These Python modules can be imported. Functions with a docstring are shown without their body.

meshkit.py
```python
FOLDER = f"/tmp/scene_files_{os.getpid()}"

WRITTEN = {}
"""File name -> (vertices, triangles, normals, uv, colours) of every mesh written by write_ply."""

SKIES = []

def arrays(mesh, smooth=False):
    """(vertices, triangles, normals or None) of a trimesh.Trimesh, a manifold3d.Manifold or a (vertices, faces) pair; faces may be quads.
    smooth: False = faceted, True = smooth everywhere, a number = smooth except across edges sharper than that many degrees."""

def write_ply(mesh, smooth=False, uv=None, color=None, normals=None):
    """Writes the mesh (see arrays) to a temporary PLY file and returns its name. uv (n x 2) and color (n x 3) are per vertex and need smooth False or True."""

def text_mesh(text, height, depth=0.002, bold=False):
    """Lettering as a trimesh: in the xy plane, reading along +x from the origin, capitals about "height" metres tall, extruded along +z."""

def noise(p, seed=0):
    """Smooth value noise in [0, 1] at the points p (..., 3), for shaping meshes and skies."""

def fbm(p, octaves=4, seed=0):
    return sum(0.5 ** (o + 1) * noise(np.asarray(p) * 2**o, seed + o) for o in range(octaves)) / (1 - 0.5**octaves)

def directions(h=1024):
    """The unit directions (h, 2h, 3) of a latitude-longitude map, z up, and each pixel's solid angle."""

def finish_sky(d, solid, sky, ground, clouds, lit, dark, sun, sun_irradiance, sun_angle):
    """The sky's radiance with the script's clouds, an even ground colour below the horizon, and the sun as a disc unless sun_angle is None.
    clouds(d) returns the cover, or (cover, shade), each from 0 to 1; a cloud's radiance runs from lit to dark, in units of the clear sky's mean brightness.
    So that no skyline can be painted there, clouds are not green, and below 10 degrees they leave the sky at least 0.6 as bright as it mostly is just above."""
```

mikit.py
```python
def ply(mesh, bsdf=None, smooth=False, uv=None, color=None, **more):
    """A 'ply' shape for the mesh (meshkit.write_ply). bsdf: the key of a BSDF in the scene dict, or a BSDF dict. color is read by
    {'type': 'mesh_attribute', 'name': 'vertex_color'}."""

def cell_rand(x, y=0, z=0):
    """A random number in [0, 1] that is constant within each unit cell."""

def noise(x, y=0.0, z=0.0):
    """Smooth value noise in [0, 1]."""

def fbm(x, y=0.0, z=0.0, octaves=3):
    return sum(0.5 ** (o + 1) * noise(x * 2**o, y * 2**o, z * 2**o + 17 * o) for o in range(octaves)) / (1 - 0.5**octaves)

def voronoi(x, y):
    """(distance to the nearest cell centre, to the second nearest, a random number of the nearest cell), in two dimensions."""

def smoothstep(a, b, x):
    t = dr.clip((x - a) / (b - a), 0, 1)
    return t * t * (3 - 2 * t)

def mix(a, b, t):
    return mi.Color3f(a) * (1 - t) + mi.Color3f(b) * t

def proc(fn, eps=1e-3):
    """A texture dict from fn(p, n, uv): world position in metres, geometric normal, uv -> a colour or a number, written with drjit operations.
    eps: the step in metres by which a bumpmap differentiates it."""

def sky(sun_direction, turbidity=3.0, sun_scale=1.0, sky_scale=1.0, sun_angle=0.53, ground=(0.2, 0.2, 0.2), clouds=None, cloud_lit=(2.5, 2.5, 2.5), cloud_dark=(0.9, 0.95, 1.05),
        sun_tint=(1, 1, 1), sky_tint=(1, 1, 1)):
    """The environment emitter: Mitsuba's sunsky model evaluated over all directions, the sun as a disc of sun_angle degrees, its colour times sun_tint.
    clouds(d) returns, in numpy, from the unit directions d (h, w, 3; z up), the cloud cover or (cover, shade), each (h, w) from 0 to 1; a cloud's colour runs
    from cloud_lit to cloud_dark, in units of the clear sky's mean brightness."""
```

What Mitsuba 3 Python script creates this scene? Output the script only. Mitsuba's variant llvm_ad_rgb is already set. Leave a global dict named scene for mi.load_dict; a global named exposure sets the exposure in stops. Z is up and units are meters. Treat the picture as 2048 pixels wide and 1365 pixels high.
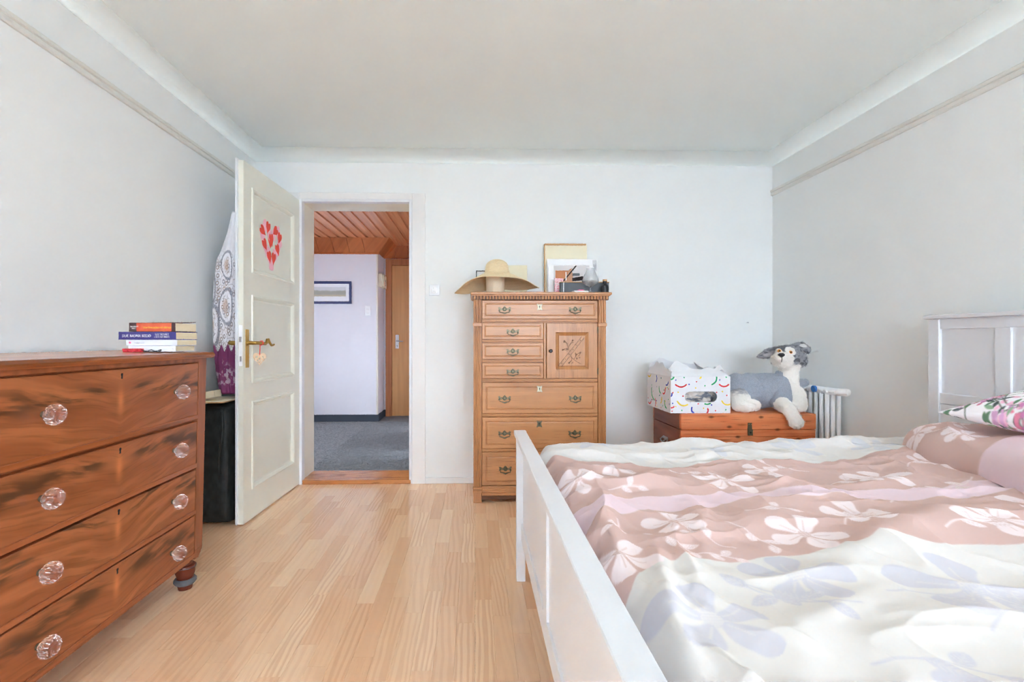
import math, random
import numpy as np
import drjit as dr
import trimesh
import manifold3d as m3
import mitsuba as mi
import mikit, meshkit
from mikit import proc, noise, fbm, voronoi, cell_rand, smoothstep, mix
from shapely.geometry import Polygon, Point, LineString, box as sbox
from shapely import affinity, union_all

T = mi.ScalarTransform4f
rng = np.random.default_rng(7)

# ------------------------------------------------------------------ camera, sky, exposure
F_PX, YAW, EYE = 955.0, math.radians(1.36), 1.041
PPX = 950 + F_PX * math.tan(YAW)
scene, labels = {}, {}
scene['camera'] = {
    'type': 'perspective', 'fov': math.degrees(2 * math.atan(1024 / F_PX)), 'fov_axis': 'x', 'near_clip': 0.02, 'far_clip': 100,
    'principal_point_offset_x': (1024 - PPX) / 2048, 'principal_point_offset_y': 0.0,
    'to_world': T().look_at(origin=[0, 0, EYE], target=[math.sin(YAW), math.cos(YAW), EYE], up=[0, 0, 1])}


def overcast(d):
    return np.ones(d.shape[:2])


scene['sky'] = mikit.sky([0.3, -0.5, 0.8], turbidity=4, sun_scale=0.0, sky_scale=1.0, ground=(0.62, 0.63, 0.64), clouds=overcast,
                         cloud_lit=(0.89, 1.0, 1.16))
exposure = 7.34


# ------------------------------------------------------------------ helpers
def C(r, g, b):
    c = np.array([r, g, b]) / 255.0
    return [float(x) for x in np.where(c <= 0.04045, c / 12.92, ((c + 0.055) / 1.055) ** 2.4)]


def mat(key, base, rough=0.5, spec=0.4, **k):
    b = base if isinstance(base, dict) else {'type': 'rgb', 'value': list(base)}
    d = {'type': 'principled', 'base_color': b, 'roughness': rough, 'specular': spec}
    d.update(k)
    scene[key] = {'type': 'twosided', 'bsdf': d}
    return key


def matte(key, base):
    b = base if isinstance(base, dict) else {'type': 'rgb', 'value': list(base)}
    scene[key] = {'type': 'twosided', 'bsdf': {'type': 'diffuse', 'reflectance': b}}
    return key


def add(key, mesh, m, smooth=False, label=None, cat=None, group=None, kind=None, **kw):
    """One entry of the scene; a key that is taken gets the next number."""
    k, i = key, 0
    while k in scene:
        i += 1
        k = f'{key}_{i:03d}'
    scene[k] = mikit.ply(mesh, m, smooth=smooth, **kw)
    tag(k, label, cat, group, kind)
    return k


def tag(k, label=None, cat=None, group=None, kind=None):
    d = {}
    if label: d['label'] = label
    if cat: d['category'] = cat
    if group: d['group'] = group
    if kind: d['kind'] = kind
    if d:
        labels[k] = d


def cat(*ms):
    return trimesh.util.concatenate([m for m in ms])


def tm(man):
    a = man.to_mesh()
    return trimesh.Trimesh(a.vert_properties[:, :3], a.tri_verts, process=False)


def box(x0, x1, y0, y1, z0, z1, b=0.0):
    if b <= 0:
        return trimesh.creation.box(bounds=[[x0, y0, z0], [x1, y1, z1]])
    pts = []
    for x, sx in ((x0, 1), (x1, -1)):
        for y, sy in ((y0, 1), (y1, -1)):
            for z, sz in ((z0, 1), (z1, -1)):
                pts += [[x, y + sy * b, z + sz * b], [x + sx * b, y, z + sz * b], [x + sx * b, y + sy * b, z]]
    return tm(m3.Manifold.hull_points(np.array(pts)))


def extrude(poly, h):
    gs = getattr(poly, 'geoms', [poly])
    return cat(*[trimesh.creation.extrude_polygon(g, h, engine='earcut') for g in gs if g.area > 1e-9])


def rot(m, axis, deg, about=(0, 0, 0)):
    m = m.copy()
    m.apply_transform(trimesh.transformations.rotation_matrix(math.radians(deg), axis, about))
    return m


def mv(m, x=0, y=0, z=0):
    m = m.copy()
    m.apply_translation([x, y, z])
    return m


def facing_front(m):
    """From the xy plane (extruded along +z) to a sheet that faces -y: x stays, y -> z."""
    return rot(m, [1, 0, 0], 90)


def facing_right(m):
    """From facing -y to facing +x (the walnut dresser)."""
    return rot(m, [0, 0, 1], 90)


def lathe(profile, n=32):
    return trimesh.creation.revolve(np.array(profile, float), sections=n)


def tube(pts, r, n=8, closed=False):
    pts = np.asarray(pts, float)
    rr = np.broadcast_to(np.asarray(r, float), (len(pts),))
    tang = np.gradient(pts, axis=0)
    if closed:
        tang = np.roll(pts, -1, 0) - np.roll(pts, 1, 0)
    tang /= np.linalg.norm(tang, axis=1, keepdims=True) + 1e-12
    a = np.array([0, 0, 1.0]) if abs(tang[0][2]) < 0.9 else np.array([1.0, 0, 0])
    vs = []
    for p, t, q in zip(pts, tang, rr):
        a = a - t * (a @ t)
        a /= np.linalg.norm(a)
        b = np.cross(t, a)
        th = np.arange(n) / n * 2 * np.pi
        vs.append(p + q * (np.cos(th)[:, None] * a + np.sin(th)[:, None] * b))
    k = len(pts)
    f = []
    for i in range(k if closed else k - 1):
        j = (i + 1) % k
        for s in range(n):
            e = (s + 1) % n
            f += [[i * n + s, i * n + e, j * n + e], [i * n + s, j * n + e, j * n + s]]
    v = np.vstack(vs)
    if not closed:
        v = np.vstack([v, pts[0], pts[-1]])
        for s in range(n):
            f += [[k * n, (s + 1) % n, s], [k * n + 1, (k - 1) * n + s, (k - 1) * n + (s + 1) % n]]
    return trimesh.Trimesh(v, f, process=False)


def stepped(x0, x1, z0, z1, steps, back):
    """A closed panel that faces -y: rectangles inset by a at depth y, one inside the other, the last one capped."""
    rings = [(0, back)] + list(steps)
    v, f = [], []
    for a, y in rings:
        v += [[x0 + a, y, z0 + a], [x1 - a, y, z0 + a], [x1 - a, y, z1 - a], [x0 + a, y, z1 - a]]
    f += [[3, 2, 1], [3, 1, 0]]
    f = [[0, 2, 1], [0, 3, 2]]
    f = [t[::-1] for t in f]
    for i in range(len(rings) - 1):
        for s in range(4):
            a, b, c, d = 4 * i + s, 4 * i + (s + 1) % 4, 4 * i + 4 + (s + 1) % 4, 4 * i + 4 + s
            f += [[a, b, c], [a, c, d]]
    n = 4 * (len(rings) - 1)
    f += [[n, n + 1, n + 2], [n, n + 2, n + 3]]
    m = trimesh.Trimesh(v, f, process=False)
    return m


def ring(x0, x1, z0, z1, steps):
    """An open moulded ring facing -y (picture frame): like stepped, but closed back to its start instead of capped."""
    rings = list(steps)
    v, f = [], []
    for a, y in rings:
        v += [[x0 + a, y, z0 + a], [x1 - a, y, z0 + a], [x1 - a, y, z1 - a], [x0 + a, y, z1 - a]]
    k = len(rings)
    for i in range(k):
        j = (i + 1) % k
        for s in range(4):
            e = (s + 1) % 4
            f += [[4 * i + s, 4 * i + e, 4 * j + e], [4 * i + s, 4 * j + e, 4 * j + s]]
    return trimesh.Trimesh(v, f, process=False)


def hull_pts(p):
    return tm(m3.Manifold.hull_points(np.asarray(p, float)))


def sphere(c, r, n=16):
    m = trimesh.creation.icosphere(subdivisions=3 if n > 12 else 2)
    m.apply_scale(r)
    m.apply_translation(c)
    return m


def bones(joints, links, refine=0.008, iters=8):
    """One continuous body: the union of the hulls of the joint spheres, refined and smoothed."""
    ball = trimesh.creation.icosphere(subdivisions=2)
    parts = []
    for lk in links:
        pts = []
        for j in lk:
            c, r = np.array(joints[j][0]), np.broadcast_to(np.asarray(joints[j][1], float), (3,))
            pts.append(ball.vertices * r + c)
        parts.append(m3.Manifold.hull_points(np.vstack(pts)))
    u = m3.Manifold.batch_boolean(parts, m3.OpType.Add).refine_to_length(refine)
    m = tm(u)
    m.merge_vertices()
    trimesh.smoothing.filter_taubin(m, iterations=iters)
    return m


# ------------------------------------------------------------------ materials
matte('wall_paint', C(231, 235, 235))
matte('ceiling_paint', C(232, 240, 239))
matte('rail_paint', C(220, 221, 216))
mat('casing_paint', C(226, 226, 225), 0.35, 0.35)
mat('door_paint', C(219, 221, 209), 0.3, 0.4)
mat('jamb_paint', C(218, 213, 198), 0.35, 0.4)
mat('white_lacquer', C(216, 219, 224), 0.32, 0.4)
mat('white_metal', C(240, 243, 247), 0.3, 0.4)
mat('white_plastic', C(236, 237, 238), 0.3, 0.4)
mat('blue_plastic', C(62, 120, 190), 0.3, 0.4)
mat('brass', C(196, 160, 88), 0.28, 0.5, metallic=1.0)
mat('old_brass', C(104, 98, 78), 0.42, 0.5, metallic=0.75)
mat('pale_brass', C(168, 162, 140), 0.45, 0.5, metallic=0.7)
mat('steel', C(180, 182, 186), 0.3, 0.5, metallic=1.0)
mat('dark_gap', C(38, 26, 18), 0.9, 0.1)
mat('black_cloth', proc(lambda p, n, uv: mix(C(20, 24, 24), C(44, 50, 50), fbm(p.x * 60, p.y * 60, p.z * 25))), 0.55, 0.3, sheen=0.4)
mat('paper_white', C(240, 241, 243), 0.6, 0.2)
mat('paper_cream', C(232, 226, 200), 0.7, 0.2)
mat('paper_pages', proc(lambda p, n, uv: mix(C(216, 203, 172), C(232, 222, 196), noise(p.z * 1400, p.x * 3, p.y * 3))), 0.8, 0.1)
mat('card_tan', C(200, 160, 118), 0.7, 0.2)
mat('red_paper', C(226, 84, 72), 0.7, 0.2)
mat('pink_paper', C(240, 186, 200), 0.7, 0.2)
mat('red_ribbon', C(232, 66, 60), 0.6, 0.2)
mat('black_plastic', C(28, 28, 32), 0.4, 0.4)
mat('ink_white', C(238, 236, 236), 0.6, 0.2)
mat('ink_grey', C(150, 150, 158), 0.6, 0.2)
mat('ink_red', C(206, 54, 62), 0.6, 0.2)
mat('ink_green', C(48, 160, 104), 0.6, 0.2)
mat('ink_blue', C(54, 66, 168), 0.6, 0.2)
mat('ink_yellow', C(226, 200, 70), 0.6, 0.2)
mat('ink_pink', C(228, 120, 160), 0.6, 0.2)
mat('ink_dark', C(50, 40, 40), 0.6, 0.2)
mat('ink_skin', C(196, 150, 122), 0.6, 0.2)
mat('ink_orange', C(196, 132, 92), 0.6, 0.2)
mat('clear_bag', C(205, 208, 212), 0.12, 0.6)
mat('grey_card', C(96, 102, 108), 0.6, 0.3)
matte('tile_dark', C(74, 80, 88))


def wood_color(u, v, s, dark, mid, light, fine=240.0, waves=9.0):
    """Wood grain: v runs along the grain, u across it, s picks the board."""
    wob = fbm(u * 9 + s * 31, v * 1.6 + s * 17, s * 7)
    rings = 0.5 + 0.5 * dr.sin((u * waves * 6 + wob * 9) * 3.0)
    pores = noise(u * fine, v * 14 + s * 5, s * 3)
    c = mix(mid, light, rings * 0.6)
    c = mix(c, dark, smoothstep(0.55, 0.95, pores) * 0.5)
    return mix(c, dark, smoothstep(0.55, 0.85, wob) * 0.35)


# laminate strips: across x (0.067 m), along y (0.48 m), each column shifted
PW, PL = 0.067, 0.48


def plank_shift(i):
    return (i * 0.618034) % 1.0 * PL + 0.07 * ((i * 7) % 3)


def laminate(p, n, uv):
    i = dr.floor(p.x / PW)
    sh = (i * 0.618034 - dr.floor(i * 0.618034)) * PL + 0.07 * (i * 7 - 3 * dr.floor(i * 7 / 3))
    j = dr.floor((p.y - sh) / PL)
    r1, r2, r3 = cell_rand(i, j, 1), cell_rand(i, j, 2), cell_rand(i, j, 3)
    u = p.x / PW - i - 0.5
    v = (p.y - sh) / PL - j - 0.5
    du = u + (r2 - 0.5) * 0.9 + (fbm(p.x * 8, p.y * 3, r1 * 40) - 0.5) * 0.6
    cone = dr.sqrt(du * du * (1.2 + 3 * r3) + 0.02) * 1.7 + v * (r2 - 0.5) * 3.0 + fbm(p.x * 10 + r1 * 9, p.y * 3, r2 * 50) * 1.2
    lines = 0.5 + 0.5 * dr.sin(cone * (5.0 + 4.0 * r2))
    lines = smoothstep(0.2, 0.95, lines)
    c = mix(C(243, 211, 177), C(229, 187, 150), r1 * 0.9 + 0.05)
    c = mix(c, C(206, 154, 114), lines * (0.08 + 0.32 * r3 * r3))
    pores = noise(p.x * 900, p.y * 30, r1 * 10)
    return mix(c, C(196, 150, 112), smoothstep(0.7, 1.0, pores) * 0.22)


mat('laminate', proc(laminate), 0.14, 0.5)
mat('threshold_wood', proc(lambda p, n, uv: wood_color(p.z + p.y, p.x, 1.0, C(120, 66, 30), C(182, 116, 64), C(202, 142, 88), 120, 3)), 0.22, 0.5)


def walnut(p, n, uv):
    # book-matched crotch veneer: mirrored at the keyhole line, one figure per drawer
    k = dr.select(p.z > 0.705, 0.0, dr.select(p.z > 0.5, 1.0, dr.select(p.z > 0.302, 2.0, 3.0)))
    zc = dr.select(p.z > 0.705, 0.845, dr.select(p.z > 0.5, 0.625, dr.select(p.z > 0.302, 0.425, 0.235)))
    u = dr.abs(p.y - 1.612)
    w = p.z - zc
    warp = fbm(u * 7 + k * 13, w * 12, k * 5) - 0.5
    warp = fbm(u * 5 + k * 13, w * 7, k * 5) - 0.5
    q = w - (0.30 - 0.25 * u) * u + warp * 0.05           # feathers rise outwards from the centre line
    along = u + w * 0.5
    fine = fbm(q * 150, along * 7 + k * 3, k * 3 + 1, 4)
    broad = fbm(q * 34, along * 3.5, k * 7 + 2)
    c = mix(C(138, 76, 44), C(172, 106, 66), smoothstep(0.25, 0.75, broad) * 0.7 + fine * 0.3)
    c = mix(c, C(104, 56, 30), smoothstep(0.52, 0.78, fine) * 0.40)
    band = w - 0.035 + 0.10 * dr.square(u - 0.12) * 4.0 - 0.05 * u + warp * 0.09
    plume = dr.exp(-dr.square(band / 0.030)) * smoothstep(0.02, 0.10, u)
    c = mix(c, C(66, 44, 28), plume * smoothstep(0.30, 0.62, fbm(q * 60, along * 9, k * 9 + 4, 4)) * 0.85)
    c = mix(c, C(196, 122, 70), dr.exp(-dr.square(u / 0.014) - dr.square((w + 0.002) / 0.040)) * 0.75)
    return c


def walnut_plain(p, n, uv):
    g = fbm(p.x * 20 + p.z * 30, p.y * 2.0, p.z * 55)
    c = mix(C(134, 72, 40), C(168, 98, 60), g)
    return mix(c, C(84, 46, 24), smoothstep(0.6, 0.8, fbm(p.z * 60 + p.x * 30, p.y * 3, 3.0)) * 0.5)


def walnut_post(p, n, uv):
    g = fbm(p.x * 40 + p.y * 40, p.z * 3.0, 2.0)
    return mix(C(116, 64, 38), C(162, 96, 60), g)


mat('walnut_figure', proc(walnut), 0.3, 0.45)
mat('walnut_plain', proc(walnut_plain), 0.16, 0.55)
mat('walnut_post', proc(walnut_post), 0.3, 0.45)
mat('walnut_dark', C(96, 44, 30), 0.25, 0.5)
mat('dark_grey_paint', C(86, 90, 94), 0.4, 0.4)


def oak_h(p, n, uv):
    return wood_color(p.z, p.x, dr.floor(p.z * 7) * 0.37, C(146, 96, 58), C(184, 130, 84), C(196, 143, 96), 420, 3)


def oak_v(p, n, uv):
    return wood_color(p.x, p.z, 2.3, C(142, 92, 54), C(180, 125, 79), C(193, 139, 91), 420, 3)


mat('oak_across', proc(oak_h), 0.30, 0.45)
mat('oak_upright', proc(oak_v), 0.30, 0.45)
mat('oak_dark', C(98, 60, 36), 0.4, 0.4)


def cedar(p, n, uv):
    s = dr.floor((p.z - 0.06) / 0.062)
    c = wood_color(p.z, p.x, s * 0.71 + 0.2, C(130, 56, 26), C(204, 112, 66), C(222, 146, 98), 160, 4)
    kx = (p.x + cell_rand(s, 5) * 0.4) / 0.30
    ki = dr.floor(kx)
    d = dr.sqrt(dr.square((kx - ki - 0.3 - 0.4 * cell_rand(ki, s, 2)) * 0.30) + dr.square((p.z - 0.06 - (s + 0.3 + 0.4 * cell_rand(ki, s, 3)) * 0.062) * 1.9))
    return mix(c, C(96, 44, 26), smoothstep(0.022, 0.004, d) * 0.85)


def cedar_end(p, n, uv):
    g = fbm(p.z * 22, p.y * 4, 2.0)
    return mix(C(92, 50, 34), C(150, 88, 62), g)


mat('cedar', proc(cedar), 0.4, 0.4)
mat('cedar_end', proc(cedar_end), 0.45, 0.35)


def hall_wood(p, n, uv):
    s = dr.floor((p.x + 10) / 0.114)
    g = fbm(p.x * 60, p.y * 1.5, s * 9)
    c = mix(C(172, 104, 66), C(214, 148, 104), g * 0.7 + cell_rand(s, 3) * 0.3)
    return c


def fascia_wood(p, n, uv):
    s = dr.floor((p.x + p.y) / 0.19)
    g = fbm((p.x + p.y) * 40, p.z * 3, s * 9)
    return mix(C(150, 76, 38), C(206, 126, 74), g * 0.4 + cell_rand(s, 4) * 0.6)


mat('hall_plank', proc(hall_wood), 0.22, 0.5)
mat('fascia_wood', proc(fascia_wood), 0.3, 0.45)
mat('hall_door_wood', proc(lambda p, n, uv: mix(C(206, 148, 92), C(222, 168, 110), fbm(p.x * 40, p.z * 2, 1.0))), 0.35, 0.4)
mat('hall_frame_wood', proc(lambda p, n, uv: mix(C(170, 104, 62), C(196, 130, 84), fbm(p.x * 50, p.z * 2, 1.0))), 0.35, 0.4)
matte('hall_paint', C(226, 225, 230))
matte('carpet_grey', proc(lambda p, n, uv: mix(C(92, 97, 100), C(164, 168, 170), fbm(p.x * 90, p.y * 90, p.z * 90, 2))))
matte('carpet_pile', proc(lambda p, n, uv: mix(C(98, 103, 106), C(158, 162, 164), noise(p.x * 160, p.y * 160, p.z * 160))))

# ------------------------------------------------------------------ setting: room shell
XL, XR, YB, YF, HC, RC = -1.592, 2.212, 3.5, -3.3, 2.42, 0.08
DX0, DX1, DZ = -1.258, -0.471, 2.058          # doorway
HF = 0.03                                     # hall floor

# floor: laminate strips
planks = []
for i in range(math.floor(XL / PW), math.ceil(XR / PW)):
    sh = plank_shift(i)
    a = math.floor((YF - sh) / PL)
    for j in range(a, math.ceil((YB - sh) / PL) + 1):
        x0, x1 = max(i * PW, XL), min((i + 1) * PW, XR)
        y0, y1 = max(sh + j * PL, YF), min(sh + (j + 1) * PL, YB)
        if x1 - x0 < 0.004 or y1 - y0 < 0.004:
            continue
        vis = y1 > 1.3 and x0 < 0.75 and x1 > -1.35
        planks.append((0 if vis else 1, (x0 - 0) ** 2 + (y0 - 1.5) ** 2, x0, x1, y0, y1))
planks.sort()
g = 0.0002
rest = []
add('floor', box(XL - 0.3, XR + 0.3, YF - 0.3, YB + 0.02, -0.12, -0.008), 'dark_gap', kind='structure', cat='floor', label='light beech laminate floor of short narrow strips')
for n_, (a, b, x0, x1, y0, y1) in enumerate(planks):
    m = box(x0 + g, x1 - g, y0 + g, y1 - g, -0.01, 0.0, 0.0003)
    if n_ < 298:
        add('floor__plank', m, 'laminate')
    else:
        rest.append(m)
add('floor__plank_field', cat(*rest), 'laminate', kind='stuff')

# walls
add('wall_left', box(XL - 0.2, XL, YF - 0.2, YB + 0.24, -0.1, HC + 0.1), 'wall_paint', kind='structure', cat='wall', label='white wall on the left behind the walnut dresser')
add('wall_right', box(XR, XR + 0.2, YF - 0.2, YB + 0.24, -0.1, HC + 0.1), 'wall_paint', kind='structure', cat='wall', label='white wall on the right behind the bed headboard')
YW = 3.74
add('wall_back', cat(box(XL, DX0, YB, YW, -0.1, HC + 0.1), box(DX1, XR, YB, YW, -0.1, HC + 0.1), box(DX0, DX1, YB, YW, DZ, HC + 0.1)),
    'wall_paint', kind='structure', cat='wall', label='white back wall with the open doorway and the oak chest')
# front wall behind the camera with two windows
W1, W2, WZ = (-0.95, -0.10), (0.35, 2.08), (0.85, 2.28)
xs = [XL, W1[0], W1[1], W2[0], W2[1], XR]
fw = [box(xs[0], xs[1], YF - 0.25, YF, -0.1, HC + 0.1), box(xs[2], xs[3], YF - 0.25, YF, -0.1, HC + 0.1), box(xs[4], xs[5], YF - 0.25, YF, -0.1, HC + 0.1)]
for w in (W1, W2):
    fw += [box(w[0], w[1], YF - 0.25, YF, -0.1, WZ[0]), box(w[0], w[1], YF - 0.25, YF, WZ[1], HC + 0.1)]
add('wall_front', cat(*fw), 'wall_paint', kind='structure', cat='wall', label='white window wall opposite the doorway')
for i, w in enumerate((W1, W2)):
    k = f'window_{i + 1}'
    add(k, cat(ring(w[0], w[1], WZ[0], WZ[1], [(0, YF - 0.12), (0, YF - 0.06), (0.05, YF - 0.06), (0.05, YF - 0.12)]),
               box((w[0] + w[1]) / 2 - 0.04, (w[0] + w[1]) / 2 + 0.04, YF - 0.12, YF - 0.06, WZ[0] + 0.05, WZ[1] - 0.05)), 'white_lacquer',
        kind='structure', cat='window', label=('white casement window beside the walnut dresser' if i == 0 else 'white casement window at the foot side of the bed'))
add('ceiling', box(XL - 0.2, XR + 0.2, YF - 0.25, YB + 0.02, HC, HC + 0.12), 'ceiling_paint', kind='structure', cat='ceiling', label='plain white plaster ceiling')


def xy_ring(steps):
    v, f = [], []
    for a, z in steps:
        v += [[XL + a, YF + a, z], [XR - a, YF + a, z], [XR - a, YB - a, z], [XL + a, YB - a, z]]
    k = len(steps)
    for i in range(k - 1):
        for s in range(4):
            e = (s + 1) % 4
            f += [[4 * i + s, 4 * i + e, 4 * i + 4 + e], [4 * i + s, 4 * i + 4 + e, 4 * i + 4 + s]]
    return trimesh.Trimesh(v, f, process=False)


cv = [(RC - RC * math.cos(t), HC - RC + RC * math.sin(t)) for t in np.linspace(0, math.pi / 2, 11)]
add('ceiling__cove', xy_ring([(a + 0.0005, z - 0.0005) for a, z in cv]), 'ceiling_paint', smooth=40, label='rounded cove between wall and ceiling')

# picture rail
RZ0, RZ1 = 2.119, 2.165
pr = [(-0.01, RZ0), (0.008, RZ0), (0.012, RZ0 + 0.006), (0.012, RZ0 + 0.02), (0.009, RZ0 + 0.0235), (0.016, RZ0 + 0.027), (0.016, RZ1 - 0.006), (0.01, RZ1), (-0.01, RZ1)]


def rail(length):
    return extrude(Polygon(pr), length)     # profile (inwards, z), length along +z of the extrusion


r = rail(YB - YF)
add('trim_1', mv(rot(r, [1, 0, 0], 90), XL, YB, 0), 'rail_paint', kind='structure', cat='picture rail', label='painted wooden picture rail along the left wall')
add('trim_2', mv(rot(rot(r, [1, 0, 0], 90), [0, 0, 1], 180), XR, YF, 0), 'rail_paint', kind='structure', cat='picture rail', label='painted wooden picture rail along the right wall')
r = rail(XR - XL)
add('trim_3', mv(rot(rot(r, [1, 0, 0], 90), [0, 0, 1], -90), XL, YB, 0), 'rail_paint', kind='structure', cat='picture rail', label='painted wooden picture rail on the back wall above the doorway')

# baseboards
add('baseboard_back', box(-0.362, XR, YB - 0.014, YB + 0.01, 0, 0.043, 0.003), 'casing_paint', kind='structure', cat='baseboard', label='low painted baseboard under the back wall')
add('baseboard_left', box(XL - 0.01, XL + 0.014, YF, YB - 0.015, 0, 0.043, 0.003), 'casing_paint', kind='structure', cat='baseboard', label='low painted baseboard under the left wall')
add('baseboard_right', box(XR - 0.014, XR + 0.01, YF, YB - 0.015, 0, 0.043, 0.003), 'casing_paint', kind='structure', cat='baseboard', label='low painted baseboard under the right wall')

# doorway: casing, jamb lining, threshold
add('trim_4', cat(box(DX1 + 0.012, -0.362, YB - 0.014, YB + 0.01, 0.0, RZ0, 0.002), box(DX0 - 0.11, DX0 - 0.012, YB - 0.014, YB + 0.01, 0.0, RZ0, 0.002),
                  box(DX0 - 0.012, DX1 + 0.012, YB - 0.0135, YB + 0.01, DZ + 0.012, RZ0, 0.002)), 'casing_paint', kind='structure', cat='door casing', label='flat white casing boards around the open doorway')
add('trim_4__bead', cat(box(DX0 - 0.012, DX0 + 0.008, YB - 0.02, YB + 0.03, 0.0, DZ + 0.013, 0.002), box(DX1 - 0.008, DX1 + 0.013, YB - 0.02, YB + 0.03, 0.03, DZ + 0.013, 0.002),
                        box(DX0 + 0.008, DX1 - 0.008, YB - 0.0195, YB + 0.03, DZ - 0.008, DZ + 0.013, 0.002)), 'white_lacquer')
add('trim_5', cat(box(DX0 - 0.01, DX0 + 0.004, YB + 0.03, YW + 0.012, 0.0, DZ, 0.001), box(DX1 - 0.004, DX1 + 0.01, YB + 0.03, YW + 0.012, 0.0, DZ, 0.001),
                  box(DX0, DX1, YB + 0.03, YW + 0.012, DZ - 0.004, DZ + 0.01, 0.001)), 'jamb_paint', kind='structure', cat='door jamb', label='cream painted jamb lining inside the doorway')
add('trim_6', cat(box(DX0 - 0.005, DX1 + 0.002, YB - 0.012, YW + 0.015, 0.0, HF, 0.003)), 'threshold_wood', kind='structure', cat='threshold', label='reddish varnished wooden threshold in the doorway')

# ------------------------------------------------------------------ setting: hallway
HX0, HX1, HY1, HY2, HXc, HZ = -2.9, -0.30, 6.04, 6.46, -1.224, 2.305
add('hall_floor', box(HX0, HX1 + 0.8, YW + 0.005, HY2 + 0.1, -0.1, HF), 'carpet_grey', kind='structure', cat='carpet', label='grey carpet on the hallway floor')
pile = []
rp = np.random.default_rng(3)
for _ in range(9000):
    x, y = rp.uniform(-1.3, -0.35), rp.uniform(3.77, 6.0)
    a, s = rp.uniform(0, 6.28), rp.uniform(0.006, 0.012)
    pile.append(([x - s * math.cos(a) / 2, y - s * math.sin(a) / 2, HF], [x + s * math.cos(a) / 2, y + s * math.sin(a) / 2, HF], [x + rp.normal() * 0.003, y + rp.normal() * 0.003, HF + rp.uniform(0.003, 0.007)]))
pv = np.array(pile).reshape(-1, 3)
add('hall_floor__carpet_pile', trimesh.Trimesh(pv, np.arange(len(pv)).reshape(-1, 3), process=False), 'carpet_pile', kind='stuff')
add('wall_hall', box(HX0, HXc, HY1, HY2 + 0.3, -0.1, HZ + 0.3), 'hall_paint', kind='structure', cat='wall', label='pale lilac hallway wall with the framed picture')
add('wall_hall_back', box(HXc - 0.05, HX1 + 0.8, HY2, HY2 + 0.25, -0.1, HZ + 0.3), 'hall_paint', kind='structure', cat='wall', label='hallway end wall that holds the plain wooden door')
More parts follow.
